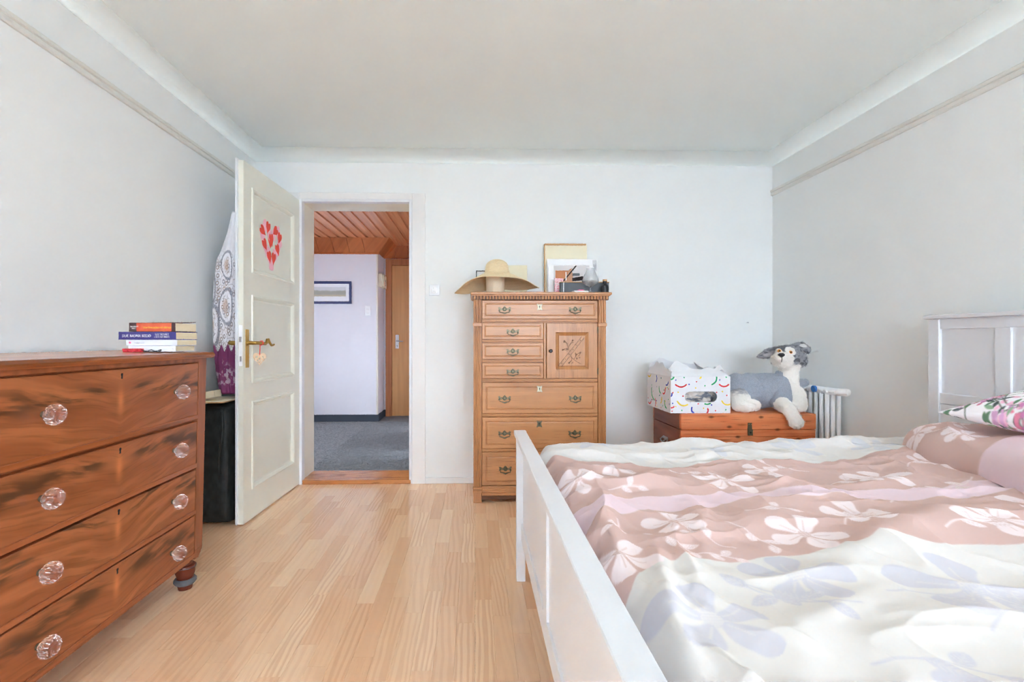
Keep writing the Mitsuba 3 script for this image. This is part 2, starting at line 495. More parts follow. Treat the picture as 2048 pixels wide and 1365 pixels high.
add('wall_hall_left', cat(box(HX0 - 0.2, HX0, YW - 0.1, 4.3, -0.1, HZ + 0.3), box(HX0 - 0.2, HX0, 5.0, HY2, -0.1, HZ + 0.3), box(HX0 - 0.2, HX0, 4.3, 5.0, -0.1, 0.9), box(HX0 - 0.2, HX0, 4.3, 5.0, 1.68, HZ + 0.3)), 'hall_paint', kind='structure', cat='wall', label='left end wall of the hallway')
hr = [box(HX1, HX1 + 0.2, YW, 4.24, -0.1, HZ + 0.3), box(HX1, HX1 + 0.2, 4.34, 5.45, -0.1, HZ + 0.3), box(HX1, HX1 + 0.2, 5.60, HY2, -0.1, HZ + 0.3)]
for a, b in ((4.24, 4.34), (5.45, 5.60)):
    hr += [box(HX1, HX1 + 0.2, a, b, -0.1, HF), box(HX1, HX1 + 0.2, a, b, 1.2, HZ + 0.3)]
add('wall_hall_right', cat(*hr), 'hall_paint', kind='structure', cat='wall', label='hallway side wall with two narrow openings')
add('wall_hall_front', box(HX0 - 0.2, XL - 0.19, YW - 0.2, YW, -0.1, HZ + 0.3), 'hall_paint', kind='structure', cat='wall', label='hallway wall that continues the back wall to the left')
add('ceiling_hall', box(HX0, HX1 + 0.2, YW, HY2 + 0.2, HZ + 0.03, HZ + 0.3), 'dark_gap', kind='structure', cat='ceiling', label='hallway ceiling panelled with reddish wooden planks')
x = HX0
while x < HX1:
    pl = Polygon([(x + 0.001, HZ + 0.02), (x + 0.006, HZ), (x + 0.086, HZ), (x + 0.092, HZ + 0.014), (x + 0.113, HZ + 0.014), (x + 0.113, HZ + 0.032), (x + 0.001, HZ + 0.032)])
    add('ceiling_hall__plank', mv(rot(extrude(pl, HY2 - YW), [1, 0, 0], 90), 0, HY2, 0), 'hall_plank')
    x += 0.114
# leaning fascia boards under the hall ceiling
FB, FT = 2.150, HZ
fx = np.arange(HX0, HXc - 0.1, 0.19)
add('fascia_hall', box(HX0, HXc + 0.012, HY1 - 0.012, HY1 + 0.01, FB - 0.018, FB), 'fascia_wood', kind='structure', cat='fascia', label='reddish wooden fascia under the hallway ceiling')
edge = list(fx) + [HXc]
for a, b in zip(edge[:-1], edge[1:]):
    ta, tb = a, (b if b < HXc else HXc + 0.0)
    pts = []
    for xx, top in ((a + 0.002, a + 0.002), (b - 0.002, (b - 0.002) if b < HXc else HXc + 0.16)):
        pts += [[xx, HY1 - 0.005, FB], [xx, HY1 + 0.012, FB], [top, HY1 - 0.19, FT], [top, HY1 - 0.17, FT]]
    add('fascia_hall__board', hull_pts(pts), 'fascia_wood')
ys = np.linspace(HY1, HY2, 3)
for a, b in zip(ys[:-1], ys[1:]):
    pts = []
    for yy in (a, b):
        ty = yy if yy > HY1 + 0.01 else yy - 0.19
        pts += [[HXc, yy, FB], [HXc + 0.012, yy, FB], [HXc + 0.16, ty, FT], [HXc + 0.18, ty, FT]]
    add('fascia_hall__board', hull_pts(pts), 'fascia_wood')
for a in np.arange(HXc + 0.0, HX1, 0.16):
    b = min(a + 0.157, HX1)
    add('fascia_hall__board', hull_pts([[a, HY2 - 0.012, FB], [b, HY2 - 0.012, FB], [a, HY2, FB], [b, HY2, FB], [a, HY2 - 0.1, FT], [b, HY2 - 0.1, FT], [a, HY2 - 0.08, FT], [b, HY2 - 0.08, FT]]), 'fascia_wood')
# dark tile baseboards of the hall
add('baseboard_hall', box(HX0, HXc + 0.012, HY1 - 0.012, HY1, HF, HF + 0.085, 0.002), 'tile_dark', kind='structure', cat='baseboard', label='dark grey tile baseboard of the hallway')
for i, a in enumerate(np.arange(HX0, HXc, 0.3)):
    add('baseboard_hall__tile', box(a + 0.001, min(a + 0.299, HXc + 0.015), HY1 - 0.016, HY1 - 0.011, HF, HF + 0.086, 0.001), 'tile_dark')
for a, b in ((HY1 - 0.016, HY1 + 0.2), (HY1 + 0.201, HY2)):
    add('baseboard_hall__tile', box(HXc, HXc + 0.016, a, b - 0.001, HF, HF + 0.086, 0.001), 'tile_dark')
add('baseboard_hall__tile', box(HXc + 0.017, -1.2, HY2 - 0.016, HY2, HF, HF + 0.086, 0.001), 'tile_dark')
# cream corner bead on the hall wall
add('trim_7', lathe([(0, HF + 0.086), (0.012, HF + 0.086), (0.012, FB - 0.02), (0, FB - 0.02)], 12).apply_translation([HXc - 0.006, HY1 + 0.006, 0]), 'jamb_paint', smooth=40,
    kind='structure', cat='corner bead', label='cream rounded corner bead on the hallway wall corner')
# hall door
add('door_2', box(-1.112, -0.32, HY2 - 0.03, HY2 - 0.002, HF + 0.006, 2.053, 0.002), 'hall_door_wood', kind='structure', cat='door', label='plain light wood door at the end of the hallway')
add('door_2__frame', cat(box(-1.196, -1.115, HY2 - 0.04, HY2, HF, 2.14, 0.003), box(-1.115, -0.31, HY2 - 0.04, HY2, 2.056, 2.14, 0.003)), 'hall_frame_wood', label='darker wooden door frame')
hp = add('door_2__handle_plate', box(-1.066, -1.020, HY2 - 0.036, HY2 - 0.03, 0.94, 1.125, 0.002), 'white_plastic', label='white handle plate')
add('door_2__handle_plate__lever', cat(tube([[-1.043, HY2 - 0.036, 1.04], [-1.043, HY2 - 0.075, 1.04], [-1.03, HY2 - 0.085, 1.04], [-0.955, HY2 - 0.085, 1.036]], 0.008)), 'steel', smooth=40)
add('door_2__handle_plate__keyhole', facing_front(extrude(Point(0, 0).buffer(0.006), 0.001)).apply_translation([-1.043, HY2 - 0.036, 0.975]), 'black_plastic')
# hall picture, switch, intercom
pk = add('hall_picture__frame', ring(-2.10, -1.549, 1.508, 1.789, [(0, HY1), (0, HY1 - 0.02), (0.025, HY1 - 0.02), (0.03, HY1 - 0.012), (0.03, HY1)]), mat('frame_navy', C(62, 70, 112), 0.35, 0.4))
tag('hall_picture', 'framed picture in a dark blue frame hanging on the hallway wall', 'picture')
add('hall_picture__mount', box(-2.072, -1.577, HY1 - 0.008, HY1 - 0.001, 1.536, 1.761), 'paper_white')


def landscape(p, n, uv):
    z = (p.z - 1.6) / 0.12
    hills = 0.45 + 0.25 * fbm(p.x * 9, 1.0, 2.0)
    c = mix(C(214, 218, 220), C(170, 172, 160), smoothstep(hills + 0.12, hills - 0.05, z))
    return mix(c, C(196, 190, 166), smoothstep(0.22, 0.1, z))


add('hall_picture__print', box(-2.03, -1.62, HY1 - 0.0095, HY1 - 0.008, 1.60, 1.72), mat('landscape', proc(landscape), 0.6, 0.2))
add('hall_switch__plate', box(-1.381, -1.312, HY1 - 0.012, HY1, 1.358, 1.484, 0.003), 'white_plastic')
tag('hall_switch', 'white double light switch on the hallway wall beside the framed picture', 'light switch')
for z in (1.385, 1.427):
    add('hall_switch__rocker', box(-1.366, -1.327, HY1 - 0.017, HY1 - 0.011, z, z + 0.036, 0.003), 'white_plastic')
add('hall_wall_hatch', box(-1.46, -1.37, HY1 - 0.004, HY1, 0.17, 0.27, 0.001), 'hall_paint', label='small square cover plate low on the hallway wall', cat='cover plate')
add('intercom__body', box(HXc, HXc + 0.045, 6.08, 6.40, 1.73, 1.90, 0.006), mat('cream_plastic', C(228, 222, 200), 0.4, 0.4))
tag('intercom', 'cream intercom phone on the narrow side of the hallway wall corner', 'intercom')
add('intercom__handset', box(HXc + 0.045, HXc + 0.07, 6.10, 6.19, 1.735, 1.895, 0.01), 'cream_plastic')
add('intercom__slot', box(HXc + 0.044, HXc + 0.052, 6.21, 6.3, 1.76, 1.84), 'black_plastic')

# ------------------------------------------------------------------ open room door (door_1)
HA, HB = np.array([-1.268, 3.511]), np.array([-1.301, 2.716])
ld = (HB - HA) / np.linalg.norm(HB - HA)
LEN = 0.796
LT = 0.042


def on_leaf(m):
    """Leaf coordinates (u from the hinge, v into the leaf away from the room view, z) to the world."""
    # local x = u, local y = v; the visible face looks to local -y
    nrm = np.array([ld[1], -ld[0]])            # points to -x: into the leaf
    M = np.eye(4)
    M[:2, 0], M[:2, 1], M[:2, 3] = ld, nrm, HA
    m = m.copy()
    m.apply_transform(M)
    if np.linalg.det(M[:3, :3]) < 0:
        m.invert()
    return m


def plain(m):
    return on_leaf(m)


panels = [(0.178, 0.692), (0.795, 1.309), (1.438, 1.934)]
pu0, pu1 = 0.122, 0.708
leaf_poly = sbox(0, 0.008, LEN, 2.06)
for a, b in panels:
    leaf_poly = leaf_poly.difference(sbox(pu0, a, pu1, b))
leaf = mv(facing_front(extrude(leaf_poly, LT - 0.013)), 0, LT - 0.013, 0)
add('door_1', plain(leaf), 'door_paint', kind='structure', cat='door', label='open cream panelled room door with brass handle')
add('door_1__rebate', plain(cat(box(0.0, LEN + 0.012, LT - 0.013, LT, 0.008, 2.07, 0.002))), 'white_lacquer', label='white rebated edge of the leaf')
for a, b in panels:
    m = stepped(pu0 - 0.002, pu1 + 0.002, a - 0.002, b + 0.002, [(0, 0.006), (0.004, -0.006), (0.012, -0.008), (0.02, -0.002), (0.028, 0.010), (0.036, 0.0125)], 0.03)
    add('door_1__panel', plain(m), 'door_paint')
ep = add('door_1__handle', plain(cat(box(0.740, 0.776, -0.004, 0.0, 0.889, 1.107, 0.0015))), 'brass', label='brass handle with a long backplate')
lv = [[0.757, -0.003, 1.03], [0.757, -0.045, 1.03], [0.75, -0.055, 1.03], [0.70, -0.056, 1.028], [0.655, -0.056, 1.024], [0.64, -0.056, 1.03], [0.632, -0.056, 1.05],
      [0.618, -0.056, 1.052], [0.60, -0.056, 1.03], [0.58, -0.056, 1.015], [0.56, -0.056, 1.014], [0.545, -0.056, 1.02]]
add('door_1__handle__lever', plain(tube(lv, [0.011, 0.01, 0.01, 0.0095, 0.009, 0.0085, 0.008, 0.0075, 0.007, 0.0065, 0.006, 0.006], 10)), 'brass', smooth=50)
add('door_1__handle__rose', plain(mv(rot(lathe([(0, 0), (0.016, 0), (0.014, 0.008), (0, 0.009)], 20), [1, 0, 0], 90), 0.757, -0.004, 1.03)), 'brass', smooth=40)
lv2 = [[0.757, LT, 1.03], [0.757, LT + 0.05, 1.03], [0.75, LT + 0.06, 1.03], [0.70, LT + 0.062, 1.03], [0.64, LT + 0.062, 1.02]]
add('door_1__handle__back_lever', plain(cat(tube(lv2, 0.012, 10), box(0.740, 0.776, LT, LT + 0.004, 0.889, 1.107, 0.0015))), 'brass', smooth=50)
add('door_1__lock_plate', plain(box(LEN - 0.001, LEN + 0.0015, 0.006, 0.026, 0.90, 1.13)), 'white_metal')
add('door_1__lock_plate__latch', plain(box(LEN, LEN + 0.009, 0.009, 0.022, 1.035, 1.065, 0.002)), 'steel')
add('door_1__lock_plate__bolt', plain(box(LEN, LEN + 0.003, 0.010, 0.021, 0.925, 0.955, 0.001)), 'steel')
for z in (0.25, 1.75):
    add('door_1__hinge', plain(mv(lathe([(0, z), (0.007, z), (0.007, z + 0.09), (0, z + 0.09)], 12), 0.0, -0.006, 0)), 'white_metal', smooth=40)

# paper heart wreath on the door (leaf coordinates: u grows towards the free edge, i.e. leftwards in the room)


def heart(w, h, n=40):
    t = np.linspace(0, 2 * np.pi, n, endpoint=False)
    x = 16 * np.sin(t) ** 3
    y = 13 * np.cos(t) - 5 * np.cos(2 * t) - 2 * np.cos(3 * t) - np.cos(4 * t)
    return Polygon(np.c_[x / 34 * w, (y + 2.5) / 29 * h])


def sheet(poly, u, z, v=0.0105, th=0.0015):
    """A paper piece on the door panel; poly is drawn as seen (x to the right), so u runs the other way."""
    p = affinity.scale(poly, -1, 1, origin=(0, 0))
    m = facing_front(extrude(p, th))
    return plain(mv(m, u, v, z))


HU, HZc = 0.440, 1.628
outer = heart(0.305, 0.325)
inner = affinity.translate(heart(0.185, 0.195), 0, 0.006)
add('heart_wreath__backing', sheet(outer.difference(inner).buffer(-0.006), HU, HZc, 0.0105), 'pink_paper')
tag('heart_wreath', 'paper heart wreath of red and pink cut-out hearts on the open door', 'wreath')
loop = outer.buffer(-0.030).exterior
for q in range(9):
    pt = loop.interpolate((q + 0.5) / 9, normalized=True)
    hp_ = affinity.rotate(heart(0.060, 0.080), [15, -50, -20, 25, -10, 20, 35, 60, -15][q])
    add('heart_wreath__heart', sheet(hp_, HU - pt.x, HZc + pt.y, 0.0090, 0.0012), 'red_paper')
for q in range(9):
    pt = loop.interpolate(q / 9, normalized=True)
    hp_ = affinity.rotate(heart(0.066, 0.084), [0, 45, 10, -30, 20, 180, -25, 15, -40][q])
    add('heart_wreath__heart', sheet(hp_, HU - pt.x, HZc + pt.y, 0.0098, 0.0006), 'pink_paper')
add('heart_wreath__diamond', sheet(Polygon([(-0.034, 0.02), (0, 0.05), (0.034, 0.02), (0.028, -0.01), (0, -0.055), (-0.028, -0.01)]), HU + 0.012, HZc + 0.055, 0.0108, 0.0012), 'red_paper')

# wooden heart on the handle
hh = heart(0.088, 0.082, 36)
for dx, dy, rr in ((-0.018, 0.016, 0.007), (0.02, 0.015, 0.006), (0.0, 0.004, 0.007), (-0.012, -0.008, 0.005), (0.012, -0.01, 0.005), (0.002, -0.022, 0.004), (-0.026, 0.004, 0.004), (0.028, 0.002, 0.004)):
    hh = hh.difference(Point(dx, dy).buffer(rr))
hh = affinity.scale(hh, 0.86, 0.9, origin=(0, 0))
add('wooden_heart__body', mv(rot(facing_front(extrude(hh, 0.005)), [0, 0, 1], 12), -1.248, 2.800, 0.935), mat('birch', C(222, 196, 166), 0.6, 0.3))
tag('wooden_heart', 'small pierced wooden heart hanging on a red ribbon from the door handle', 'ornament')
add('wooden_heart__ribbon', cat(plain(tube([[0.706, -0.050, 1.018], [0.7055, -0.056, 1.0165], [0.705, -0.066, 1.022], [0.705, -0.069, 1.030], [0.705, -0.062, 1.041], [0.705, -0.052, 1.042], [0.705, -0.0435, 1.033], [0.706, -0.045, 1.022], [0.706, -0.050, 1.018]], 0.0022, 6)), tube([on_leaf(trimesh.Trimesh([[0.706, -0.050, 1.018]], [[0, 0, 0]], process=False)).vertices[0], [-1.247, 2.800, 0.990], [-1.248, 2.799, 0.957]], 0.0022, 6)), 'red_ribbon', smooth=50)

# ------------------------------------------------------------------ walnut chest of drawers (front faces +x)
DL, DT = 1.612, math.radians(1.3)      # centre along y, forward lean
WXF = -1.19                            # front plane


def on_dresser(m, lean=True):
    """Local: x along the front (world y - DL), y depth (front at 0, body behind at +y), z up."""
    m = facing_right(m)
    m.apply_translation([WXF, DL, 0])
    if lean:
        m.apply_transform(trimesh.transformations.rotation_matrix(DT, [0, 1, 0], [WXF - 0.012, 0, 0.1]))
    return m


HW, HWD, DD = 0.50, 0.440, 0.385       # half width, half drawer width, depth
drs = [(0.712, 0.948), (0.506, 0.700), (0.309, 0.496), (0.124, 0.300)]
tag('walnut_dresser', 'antique walnut chest of four drawers with flame veneer and glass knobs against the left wall', 'chest of drawers')
D = 'walnut_dresser'
body = cat(box(-HW + 0.002, HW - 0.002, 0.024, DD, 0.112, 0.968), )
add(D + '__carcass', on_dresser(body), 'walnut_plain')
add(D + '__carcass__stile', on_dresser(box(HWD + 0.004, HW, 0, 0.03, 0.150, 0.969, 0.002)), 'walnut_post')
add(D + '__carcass__stile', on_dresser(box(-HW, -HWD - 0.004, 0, 0.03, 0.150, 0.969, 0.002)), 'walnut_post')
add(D + '__carcass__corner', on_dresser(hull_pts([[HWD + 0.004, 0, 0.15], [HW, 0, 0.15], [HWD + 0.004, 0.03, 0.15], [HW, 0.03, 0.15], [HWD + 0.004, 0, 0.112], [HW - 0.03, 0, 0.112], [HWD + 0.004, 0.03, 0.112], [HW - 0.03, 0.03, 0.112], [HW - 0.012, 0, 0.13], [HW - 0.012, 0.03, 0.13]])), 'walnut_post')
add(D + '__carcass__rail', on_dresser(box(-HWD - 0.004, HWD + 0.004, 0.001, 0.03, 0.9535, 0.969, 0.001)), 'walnut_post')
for (a, b), (c, d) in zip(drs[:-1], drs[1:]):
    pass
topm = box(-HW - 0.028, HW + 0.028, -0.026, DD + 0.008, 0.969, 0.993, 0.009)
add(D + '__top', on_dresser(topm), 'walnut_plain')


def knob(r=0.028):
    n, k = 64, 16
    prof = [(0.011, 0.0), (0.013, 0.006), (0.020, 0.010), (0.026, 0.016), (0.028, 0.024), (0.027, 0.032), (0.022, 0.040), (0.013, 0.045), (0.006, 0.0465), (0, 0.0467)]
    m = lathe([(0, 0)] + prof, n)
    v = m.vertices
    th = np.arctan2(v[:, 1], v[:, 0])
    rr = np.hypot(v[:, 0], v[:, 1])
    amp = np.clip((rr - 0.006) / 0.02, 0, 1)
    s = 1 + 0.085 * amp * (np.abs(np.cos(th * 7)) * 2 - 1.2)
    v[:, 0] *= s
    v[:, 1] *= s
    return rot(m, [1, 0, 0], 90)       # axis along -y


scene['pink_glass'] = {'type': 'dielectric', 'int_ior': 1.5, 'specular_transmittance': {'type': 'rgb', 'value': [0.98, 0.86, 0.85]}}
scene['pink_glass']['specular_transmittance']['value'] = [1.0, 0.92, 0.91]
kn = knob()
for q, (a, b) in enumerate(drs):
    f = stepped(-HWD, HWD, a, b, [(0, 0.003), (0.002, 0.001), (0.003, 0.001)], 0.06)
    key = add(D + '__drawer', on_dresser(f), 'walnut_figure')
    # lower drawer lip
    add(key + '__lip', on_dresser(box(-HWD, HWD, -0.0035, 0.0015, a, a + 0.018, 0.0012)), 'walnut_plain')
    for s in (-1, 1):
        zc = (0.842, 0.613, 0.412, 0.210)[q]
        kk = add(key + '__knob', on_dresser(mv(kn, s * 0.286, -0.006, zc)), 'pink_glass', smooth=25, label='fluted pink glass knob')
        add(key + '__knob_stem', on_dresser(mv(rot(lathe([(0, -0.006), (0.009, -0.006), (0.009, 0.0055), (0, 0.0055)], 16), [1, 0, 0], 90), s * 0.286, 0, zc)), 'old_brass', smooth=40)
    ko = union_all([Point(0, 0.004).buffer(0.0045), Polygon([(-0.0022, 0.003), (0.0022, 0.003), (0.003, -0.010), (-0.003, -0.010)])])
    add(key + '__keyhole', on_dresser(mv(facing_front(extrude(ko, 0.0012)), 0.002, 0.0012, b - 0.022)), 'black_plastic')
add(D + '__apron', on_dresser(box(-HWD - 0.004, HWD + 0.004, 0.006, 0.03, 0.112, 0.122, 0.001)), 'walnut_post')
footp = [(0, 0), (0.026, 0), (0.028, 0.012), (0.024, 0.018), (0.034, 0.022), (0.041, 0.030), (0.041, 0.038), (0.034, 0.045), (0.028, 0.048), (0.033, 0.056), (0.037, 0.070), (0.037, 0.082), (0.039, 0.087), (0.041, 0.093), (0.038, 0.100), (0.028, 0.104), (0.026, 0.116), (0, 0.118)]
for sx in (-1, 1):
    for yy in (0.03, DD - 0.05):
        m = lathe(footp, 32)
        if yy > 0.1:
            m.vertices[:, 2] *= 1.06
        fk = add(D + '__foot', on_dresser(mv(m, sx * (HW - 0.072), yy, 0), False), 'walnut_dark', smooth=30)
        for z0, z1, r_ in ((0.022, 0.046, 0.0425), (0.086, 0.1005, 0.0418)):
            add(fk + '__ring', on_dresser(mv(lathe([(0.03, z0), (r_ - 0.006, z0), (r_, z0 + 0.008), (r_, z1 - 0.008), (r_ - 0.006, z1), (0.03, z1)], 32), sx * (HW - 0.072), yy, 0), False), 'dark_grey_paint', smooth=30)


def dresser_top(x):
    """Height of the leaning top at the world x."""
    return 0.993 + 0.1 * 0 - (x - WXF) * math.tan(DT) - 0.0004


# ------------------------------------------------------------------ books on the walnut dresser
def text(s, h, key, m, place, depth=0.0006):
    add(key, place(meshkit.text_mesh(s, h, depth)), m)


def book(key, x0, x1, y0, y1, z0, z1, cover, yaw, label, band=None, words=(), dot=None, curl=0.0):
    cx, cy = (x0 + x1) / 2, (y0 + y1) / 2

    def put(m):
        return rot(m, [0, 0, 1], yaw, (cx, cy, 0))
    t = 0.0018
    spine = box(x0, x1, y0, y0 + t, z0, z1, 0.0006)
    top = box(x0, x1, y0, y1, z1 - t, z1, 0.0006)
    if curl:
        v = top.subdivide().subdivide().subdivide()
        w = (v.vertices[:, 1] - y0) / (y1 - y0)
        v.vertices[:, 2] += curl * np.clip(w - 0.25, 0, 1) ** 1.5
        top = v
    add(key + '__cover', put(cat(spine, top, box(x0, x1, y0, y1, z0, z0 + t, 0.0006))), cover)
    add(key + '__pages', put(box(x0 + 0.003, x1 - 0.0015, y0 + t, y1 - 0.002, z0 + t + 0.0002, z1 - t - 0.0002)), 'paper_pages', label='cream page block')
    if band:
        add(key + '__spine_band', put(box(x0 + band[0], x0 + band[1], y0 - 0.0004, y0 + 0.0004, z0 + 0.001, z1 - 0.001)), band[2])
    for s, dx, dz, h, m in words:
        text(s, h, key + '__lettering', m, lambda mm: put(mv(facing_front(mm), x0 + dx, y0 - 0.0005, z0 + dz)))
    if dot:
        add(key + '__logo', put(mv(facing_front(extrude(Point(0, 0).buffer(dot[2]), 0.0006)), x0 + dot[0], y0 - 0.0002, z0 + dot[1])), dot[3])
    tag(key, label, 'book', 'paperbacks stacked on the walnut dresser')


mat('cover_red', proc(lambda p, n, uv: mix(C(196, 62, 44), C(226, 120, 84), fbm(p.x * 60, p.z * 40, 1.0))), 0.35, 0.4)
mat('cover_darkred', C(74, 52, 54), 0.3, 0.45)
mat('cover_purple', C(66, 62, 128), 0.35, 0.4)
mat('cover_white', C(228, 232, 240), 0.3, 0.4)
BY = 1.955
bz = dresser_top(-1.395) + 0.001
book('book', -1.395, -1.203, BY, BY + 0.125, bz, bz + 0.0235, 'cover_white', -2.0, 'white paperback at the bottom of the stack on the walnut dresser', words=[('<', 0.178, 0.008, 0.007, 'ink_dark')])
z1 = bz + 0.0242
book('book_001', -1.400, -1.192, BY - 0.006, BY + 0.122, z1, z1 + 0.0235, 'cover_white', -2.5, 'white paperback with a pink dot on its spine, second from the bottom',
     dot=(0.016, 0.012, 0.0045, 'ink_pink'), words=[('Geschichten aus dem', 0.034, 0.009, 0.003, 'ink_grey')])
z2 = z1 + 0.0242
book('book_002', -1.425, -1.195, BY - 0.012, BY + 0.130, z2, z2 + 0.031, 'cover_purple', -1.5, 'dark purple paperback with white spine lettering, second from the top',
     words=[('SUE MONK KIDD', 0.014, 0.010, 0.0105, 'ink_white'), ('THE SECRET', 0.146, 0.0175, 0.0068, 'ink_white'), ('LIFE OF BEES', 0.144, 0.0075, 0.0068, 'ink_white')])
z3 = z2 + 0.0318
book('book_003', -1.385, -1.200, BY - 0.010, BY + 0.132, z3, z3 + 0.036, 'cover_darkred', -1.0, 'thick dark red paperback with an orange spine lying on top of the stack', band=(0.03, 0.17, 'cover_red'), curl=0.012,
     words=[('Sue Monk', 0.005, 0.0185, 0.0052, 'ink_white'), ('Kidd', 0.012, 0.0105, 0.0052, 'ink_white'), ('The Invention of Wings', 0.056, 0.013, 0.0075, 'ink_yellow')])
# red beaded bracelet and black cord in front of the books
bx = []
r5 = np.random.default_rng(5)
for q in range(60):
    a = q / 60 * 2 * np.pi * 2
    bx.append(sphere([-1.352 + 0.034 * math.cos(a) + r5.normal() * 0.003, BY - 0.03 + 0.012 * math.sin(a), dresser_top(-1.35) + 0.0052 + (q // 30) * 0.006], 0.0042, 8))
add('bead_bracelet', cat(*bx), mat('red_bead', C(196, 48, 56), 0.2, 0.5), smooth=True, label='small red bead bracelet lying in front of the books on the walnut dresser', cat='bracelet')
t = np.linspace(0, 2 * np.pi, 60, endpoint=False)
zc = dresser_top(-1.28) + 0.0035
add('cord', tube(np.c_[-1.285 + 0.036 * np.cos(t), BY - 0.028 + 0.012 * np.sin(2 * t), zc + 0.004 * (1 + np.sin(3 * t))], 0.0016, 6, closed=True), 'black_plastic', smooth=True,
    label='thin black cord looped in front of the books on the walnut dresser', cat='cord')

# ------------------------------------------------------------------ black bag, papers and garment behind the door
bag = trimesh.creation.icosphere(subdivisions=5)
v = bag.vertices.copy()
v = np.sign(v) * np.abs(v) ** 0.28
v /= np.abs(v).max(axis=0)
v = v * [0.105, 0.30, 0.342] + [-1.468, 2.985, 0.3425]
dn = meshkit.fbm(v * [14, 10, 4.5], 3, 2) - 0.5
nrm = v - np.array([-1.468, 2.985, 0.3495])
nrm /= np.linalg.norm(nrm, axis=1, keepdims=True)
inner_ = np.clip((v[:, 2] - 0.02) / 0.1, 0, 1)[:, None]
v = v + nrm * (dn * 0.035)[:, None] * inner_ * [0.8, 1, 1]
v[:, 0] = np.clip(v[:, 0], XL + 0.018, -1.352)
v[:, 2] = np.maximum(v[:, 2], 0.0005)
bag.vertices = v
add('suitcase__cover', bag, 'black_cloth', smooth=True)
tag('suitcase', 'tall black fabric covered case standing behind the open door', 'suitcase')
add('suitcase__strap', tube(np.c_[np.full(12, -1.40) + 0.012 * np.sin(np.linspace(0, 5, 12)), 2.675 + 0.02 * np.sin(np.linspace(0, 3.1, 12)) * -1, np.linspace(0.66, 0.30, 12)], 0.007, 8), 'black_cloth', smooth=True)
zt = float(v[(v[:, 1] < 2.95)][:, 2].max()) + 0.001
add('folder__sheet', box(-1.555, -1.400, 2.70, 2.93, zt + 0.0062, zt + 0.012, 0.001), 'paper_cream')
add('folder__board', box(-1.558, -1.404, 2.695, 2.935, zt, zt + 0.006, 0.001), 'card_tan')
tag('folder', 'flat cream folder with a tan board edge on the black case', 'folder')
add('envelope', rot(box(-1.560, -1.448, 2.70, 2.772, zt + 0.0145, zt + 0.052, 0.003), [0, 1, 0], -10, (-1.560, 2.7, zt + 0.0145)), 'paper_cream', label='thick cream envelope leaning on the folder against the wall', cat='envelope')

# garment: hangs from a hook on the far face of the leaf
zz = np.linspace(0.735, 1.80, 90)
hl_ = np.interp(zz, [0.69, 0.75, 0.87, 1.02, 1.226, 1.40, 1.52, 1.553, 1.67, 1.80], [0.062, 0.074, 0.086, 0.092, 0.093, 0.089, 0.083, 0.074, 0.055, 0.042])
hw_ = np.interp(zz, [0.70, 1.0, 1.4, 1.79], [0.085, 0.09, 0.09, 0.05])
nt = 120
V = []
for z, a, b in zip(zz, hl_, hw_):
    th = np.linspace(0, 2 * np.pi, nt, endpoint=False)
    fold = 1 + 0.10 * np.sin(th * 9 + 1.3 * np.sin(z * 4)) * np.clip((1.8 - z) * 2, 0, 1) + 0.05 * np.sin(th * 17 + z * 5)
    # flat against the leaf on the +x side
    X = -1.352 - a * (1 - np.cos(th)) * (0.8 + 0.2 * fold)
    Y = 2.872 + b * np.sin(th) * fold
    V.append(np.c_[X, Y, np.full(nt, z)])
k = len(V)
V = np.vstack(V + [np.array([[-1.39, 2.872, 1.803], [-1.40, 2.872, 0.733]])])
Fc = []
for i in range(k - 1):
    for s in range(nt):
        e = (s + 1) % nt
        Fc += [[i * nt + s, i * nt + e, (i + 1) * nt + e], [i * nt + s, (i + 1) * nt + e, (i + 1) * nt + s]]
for s in range(nt):
    e = (s + 1) % nt
    Fc += [[k * nt, (k - 1) * nt + s, (k - 1) * nt + e], [k * nt + 1, e, s]]


